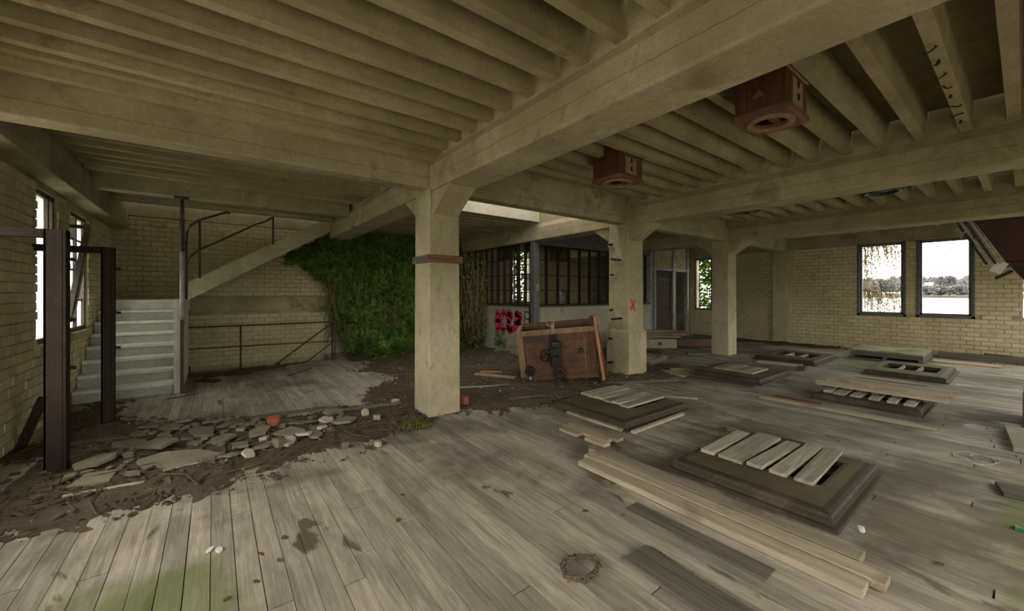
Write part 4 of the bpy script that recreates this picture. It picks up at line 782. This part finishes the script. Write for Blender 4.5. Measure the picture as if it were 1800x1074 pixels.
m = MB()
for k in range(160):
    x, y, z = 6.14-.45*random.random(), random.uniform(9.3,10.8), random.uniform(0,.8); Q = []
    for j in range(7): Q.append((x-4.0,y-10.6,z)); x = min(x+random.uniform(-.08,.08),6.17); y += random.uniform(-.1,.1); z = min(z+random.uniform(.15,.45),2.8)
    m.tube(Q, random.uniform(.005,.014), 4, False)
tag(m.build('corner_stems', VINE, iv), 'pale brown hanging vine stems', kind='stuff')
m = MB(); P = [(random.uniform(2.9,6.1)-4.0, random.gauss(9.9,.35)-10.6, random.uniform(.03,.16)) for _ in range(900)]; leaves(m, [p for p in P if p[1] < .35], .06,.1,(0,-.5,1),.6); tag(m.build('ground_runners', IVY, iv), 'low ivy runners at the wall foot', kind='stuff')
m = MB(); P = [(XP-.03-random.random()*.05-4.0, 8.9-.5*random.random()-10.6, random.uniform(.1,.52)) for _ in range(70)]; leaves(m, P, .05,.08,(-1,0,0),.5); m.build('stray_shoot', IVY, iv)
# ================================================================== OUTSIDE
tag(MB().box(-300,19.5,-400,500,-3.6,-3.3).build('ground', plain('bounce_ground',(.36,.35,.3),.9)), 'ground around the building, made pale to bounce light', 'ground', kind='structure')  # ground colour made pale so more daylight bounces indoors
_t = NT('lake_water'); _t.bump(_t.noise(_t.pos((.3,1,1)), 1.2, 4, .6), .12, .05); LAKE = _t.out((.28,.31,.32), .18, spec=.6)
tag(MB().box(19.5,2400,-2200,2600,-3.4,-3.15).build('lake', LAKE), 'calm pale grey lake', 'lake', kind='structure')
DRV = lambda px: math.atan2(px-900, 688)+A_CAM       # azimuth from +Y toward +X
def far(px, dist): a = DRV(px); return (dist*math.sin(a), dist*math.cos(a))
SHM = stone('far_bank', (.1,.095,.085),(.08,.08,.07)); TRM = leafm('hazed_winter_crown', (.235,.235,.235), (.19,.19,.192), .5)  # distance haze is painted into the crown grey
m = MB(); pb = [far(px, 640) for px in range(1380,1861,20)]; pc_ = [far(px, 900) for px in range(1380,1861,20)]
for i in range(len(pb)-1): m.hexa([(*pb[i],-3.4),(*pb[i+1],-3.4),(*pc_[i+1],-3.4),(*pc_[i],-3.4),(*pb[i],-2.0),(*pb[i+1],-2.0),(*pc_[i+1],2),(*pc_[i],2)])
tag(m.build('far_shore', SHM), 'low far bank of the lake', 'shore', kind='structure')
crowns = []
for k in range(4):
    r = random.Random(k); m = MB(); 
    for q in range(900):
        a, b, w = r.uniform(0,6.3), r.uniform(-.9,1.5), r.random()**.35; lob = .8+.25*math.sin(3*a+k)+.12*math.sin(7*a+4*b)
        c = Vector((.7*lob*w*math.cos(a)*math.cos(b), .7*lob*w*math.sin(a)*math.cos(b), 1.05+.85*w*math.sin(b))); d = Vector((r.gauss(0,1),r.gauss(0,1),r.gauss(0,1))).normalized()*.1; e = d.cross(Vector((r.gauss(0,1),r.gauss(0,1),r.gauss(0,1)))).normalized()*.06
        m.add([c-d*1.1, c+e*1.1, c+d*1.1, c-e*1.1], [(0,1,2,3)])
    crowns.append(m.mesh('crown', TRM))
trunk = MB().tube([(0,0,-.1),(0,0,.9)], .06, 6).mesh('trunk', BARK)
px = 1400
while px < 1850:
    dd = random.uniform(660,860); h = random.uniform(10,15); x, y = far(px, dd); e = empty('shore_tree', (x,y,-1.5), 'bare winter tree on the far shore, its grey paled by painted haze', 'tree', 'trees on the far shore', rz=random.uniform(0,6)); e.scale = (h*.85,h*.85,h); inst('crown', random.choice(crowns), e); inst('trunk', trunk, e); px += random.uniform(5,9)
for px, dd, lab in ((1648,655,'low dark thicket on the far shore'),(1625,650,'brownish low thicket on the far shore'),(1685,652,'long low thicket on the far shore')):
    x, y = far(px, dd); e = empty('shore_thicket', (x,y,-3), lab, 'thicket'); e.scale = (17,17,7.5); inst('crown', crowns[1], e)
x, y = far(1634, 700); hs = empty('far_house', (x,y,4), 'tiny white gabled house among the far trees', 'house', rz=.4); MB().box(-5,5,-4,4,0,6).build('house_wall', WHITE, hs); MB().prism([(-5.3,6),(5.3,6),(0,11)], lambda a,b,t: (a,t,b), -4.3, 4.3).build('roof', WHITE, hs)
x, y = far(1661, 1500); wt = empty('wind_turbine', (x,y,-3), 'pale wind turbine above the far trees', 'wind turbine', rz=-A_CAM-.7); TW = plain('turbine_grey',(.2,.2,.2),.5); MB().tube([(0,0,0),(0,0,105)], [1.8,1.0], 8).build('tower', TW, wt)
for k in range(3): a = k*2*PI/3+.5; MB().tube([(0,-3,105),(38*math.cos(a),-3,105+38*math.sin(a))], [1.2,.3], 6).build('blade', TW, wt)
MB().obox((0,-1,105),(3,7,3)).build('nacelle', TW, wt)
wl = empty('willow_tree', (19.5,6.2,-3.4), 'bare yellowish weeping willow hanging outside the lake window', 'tree'); o = lambda x,y,z: (x-19.5,y-6.2,z+3.4)
m = MB(); m.tube([o(19.5,6.2,-3.4),o(19.4,6.1,0),o(19.3,5.9,2.4),o(19.2,5.4,4.6)], [.35,.3,.24,.1], 10); limbs = []
for (p,z,e) in ((5.6,3.4,2.35),(5.8,2.9,3.0),(5.7,2.4,3.5),(5.9,1.2,2.7),(5.9,3.8,2.9)):
    P = [o(19.2,5.9,z-.6)]; 
    for k in range(1,8): t = k/7; P.append(o(19.1-.5*t+.1*math.sin(k), 5.9-(5.9-e)*t, z-.6+1.1*math.sin(t*2.2)+.05*math.sin(k*3)))
    m.tube(P, [.07*(1-t*.85) for t in np.linspace(0,1,8)], 5); limbs.append(P)
m.build('trunk', BARK, wl); m = MB(); lf = MB()
for k in range(520):
    P0 = random.choice(limbs); t = random.uniform(.35,1); i = min(int(t*7),6); a, b = Vector(P0[i]), Vector(P0[i+1]); p = a.lerp(b, t*7-i); L = random.uniform(.5,2.0); P = []
    dx, dy = random.uniform(-.3,.3), random.uniform(-.35,.1)
    for j in range(6): u = j/5; P.append((p.x+dx*u, p.y+dy*math.sqrt(u), p.z+.05*math.sin(u*3)-L*u*u))
    m.tube(P, [.01,.008,.007,.006,.005,.004], 3, False)
    for j in range(14):
        u = random.random(); q = Vector((p.x+dx*u+random.uniform(-.03,.03), p.y+dy*math.sqrt(u)+random.uniform(-.03,.03), p.z-L*u*u)); a = random.uniform(0,6.3); d = Vector((math.cos(a)*.025,math.sin(a)*.025,-.09)); s_ = Vector((-math.sin(a)*.011,math.cos(a)*.011,0)); lf.add([q-s_,q+d*.5+s_*1.5,q+d,q+d*.5-s_], [(0,1,2,3)])
tag(m.build('hanging_twigs', plain('willow_twig',(.1,.075,.03),.8), wl), kind='stuff'); tag(lf.build('leaves', WILLOW, wl), kind='stuff')
def bush(x, y, z, rx, ry, rz_, n, label, s=(.13,.24)):
    b = empty('leafy_bush', (x,y,z), label, 'bush'); P = []
    for _ in range(n):
        v = Vector((random.gauss(0,1),random.gauss(0,1),random.gauss(0,1))).normalized()*random.uniform(.55,1)**.5; P.append((v.x*rx,v.y*ry,rz_+v.z*rz_))
    m = MB(); leaves(m, P, *s, face=(0,0,1), spread=1.2); tag(m.build('foliage', GREEN, b), kind='stuff'); m = MB()
    for _ in range(26): a = random.uniform(0,6.3); r = random.uniform(.1,.8); m.tube([(0,0,0),(rx*r*.5*math.cos(a),ry*r*.5*math.sin(a),rz_*.8),(rx*r*math.cos(a),ry*r*math.sin(a),rz_*1.6)], [.03,.02,.006], 4)
    m.build('branches', BARK, b)
bush(16.9,8.6,-3.3,1.1,1.6,3.9,7000,'bright green bush outside the narrow lake-side window')
bush(10.4,13.2,-3.3,2.0,1.2,4.2,8000,'bright green bush outside the barred office window')
bush(14.0,13.4,-3.3,1.6,1.2,3.4,1500,'green bush behind the blockwork outside')
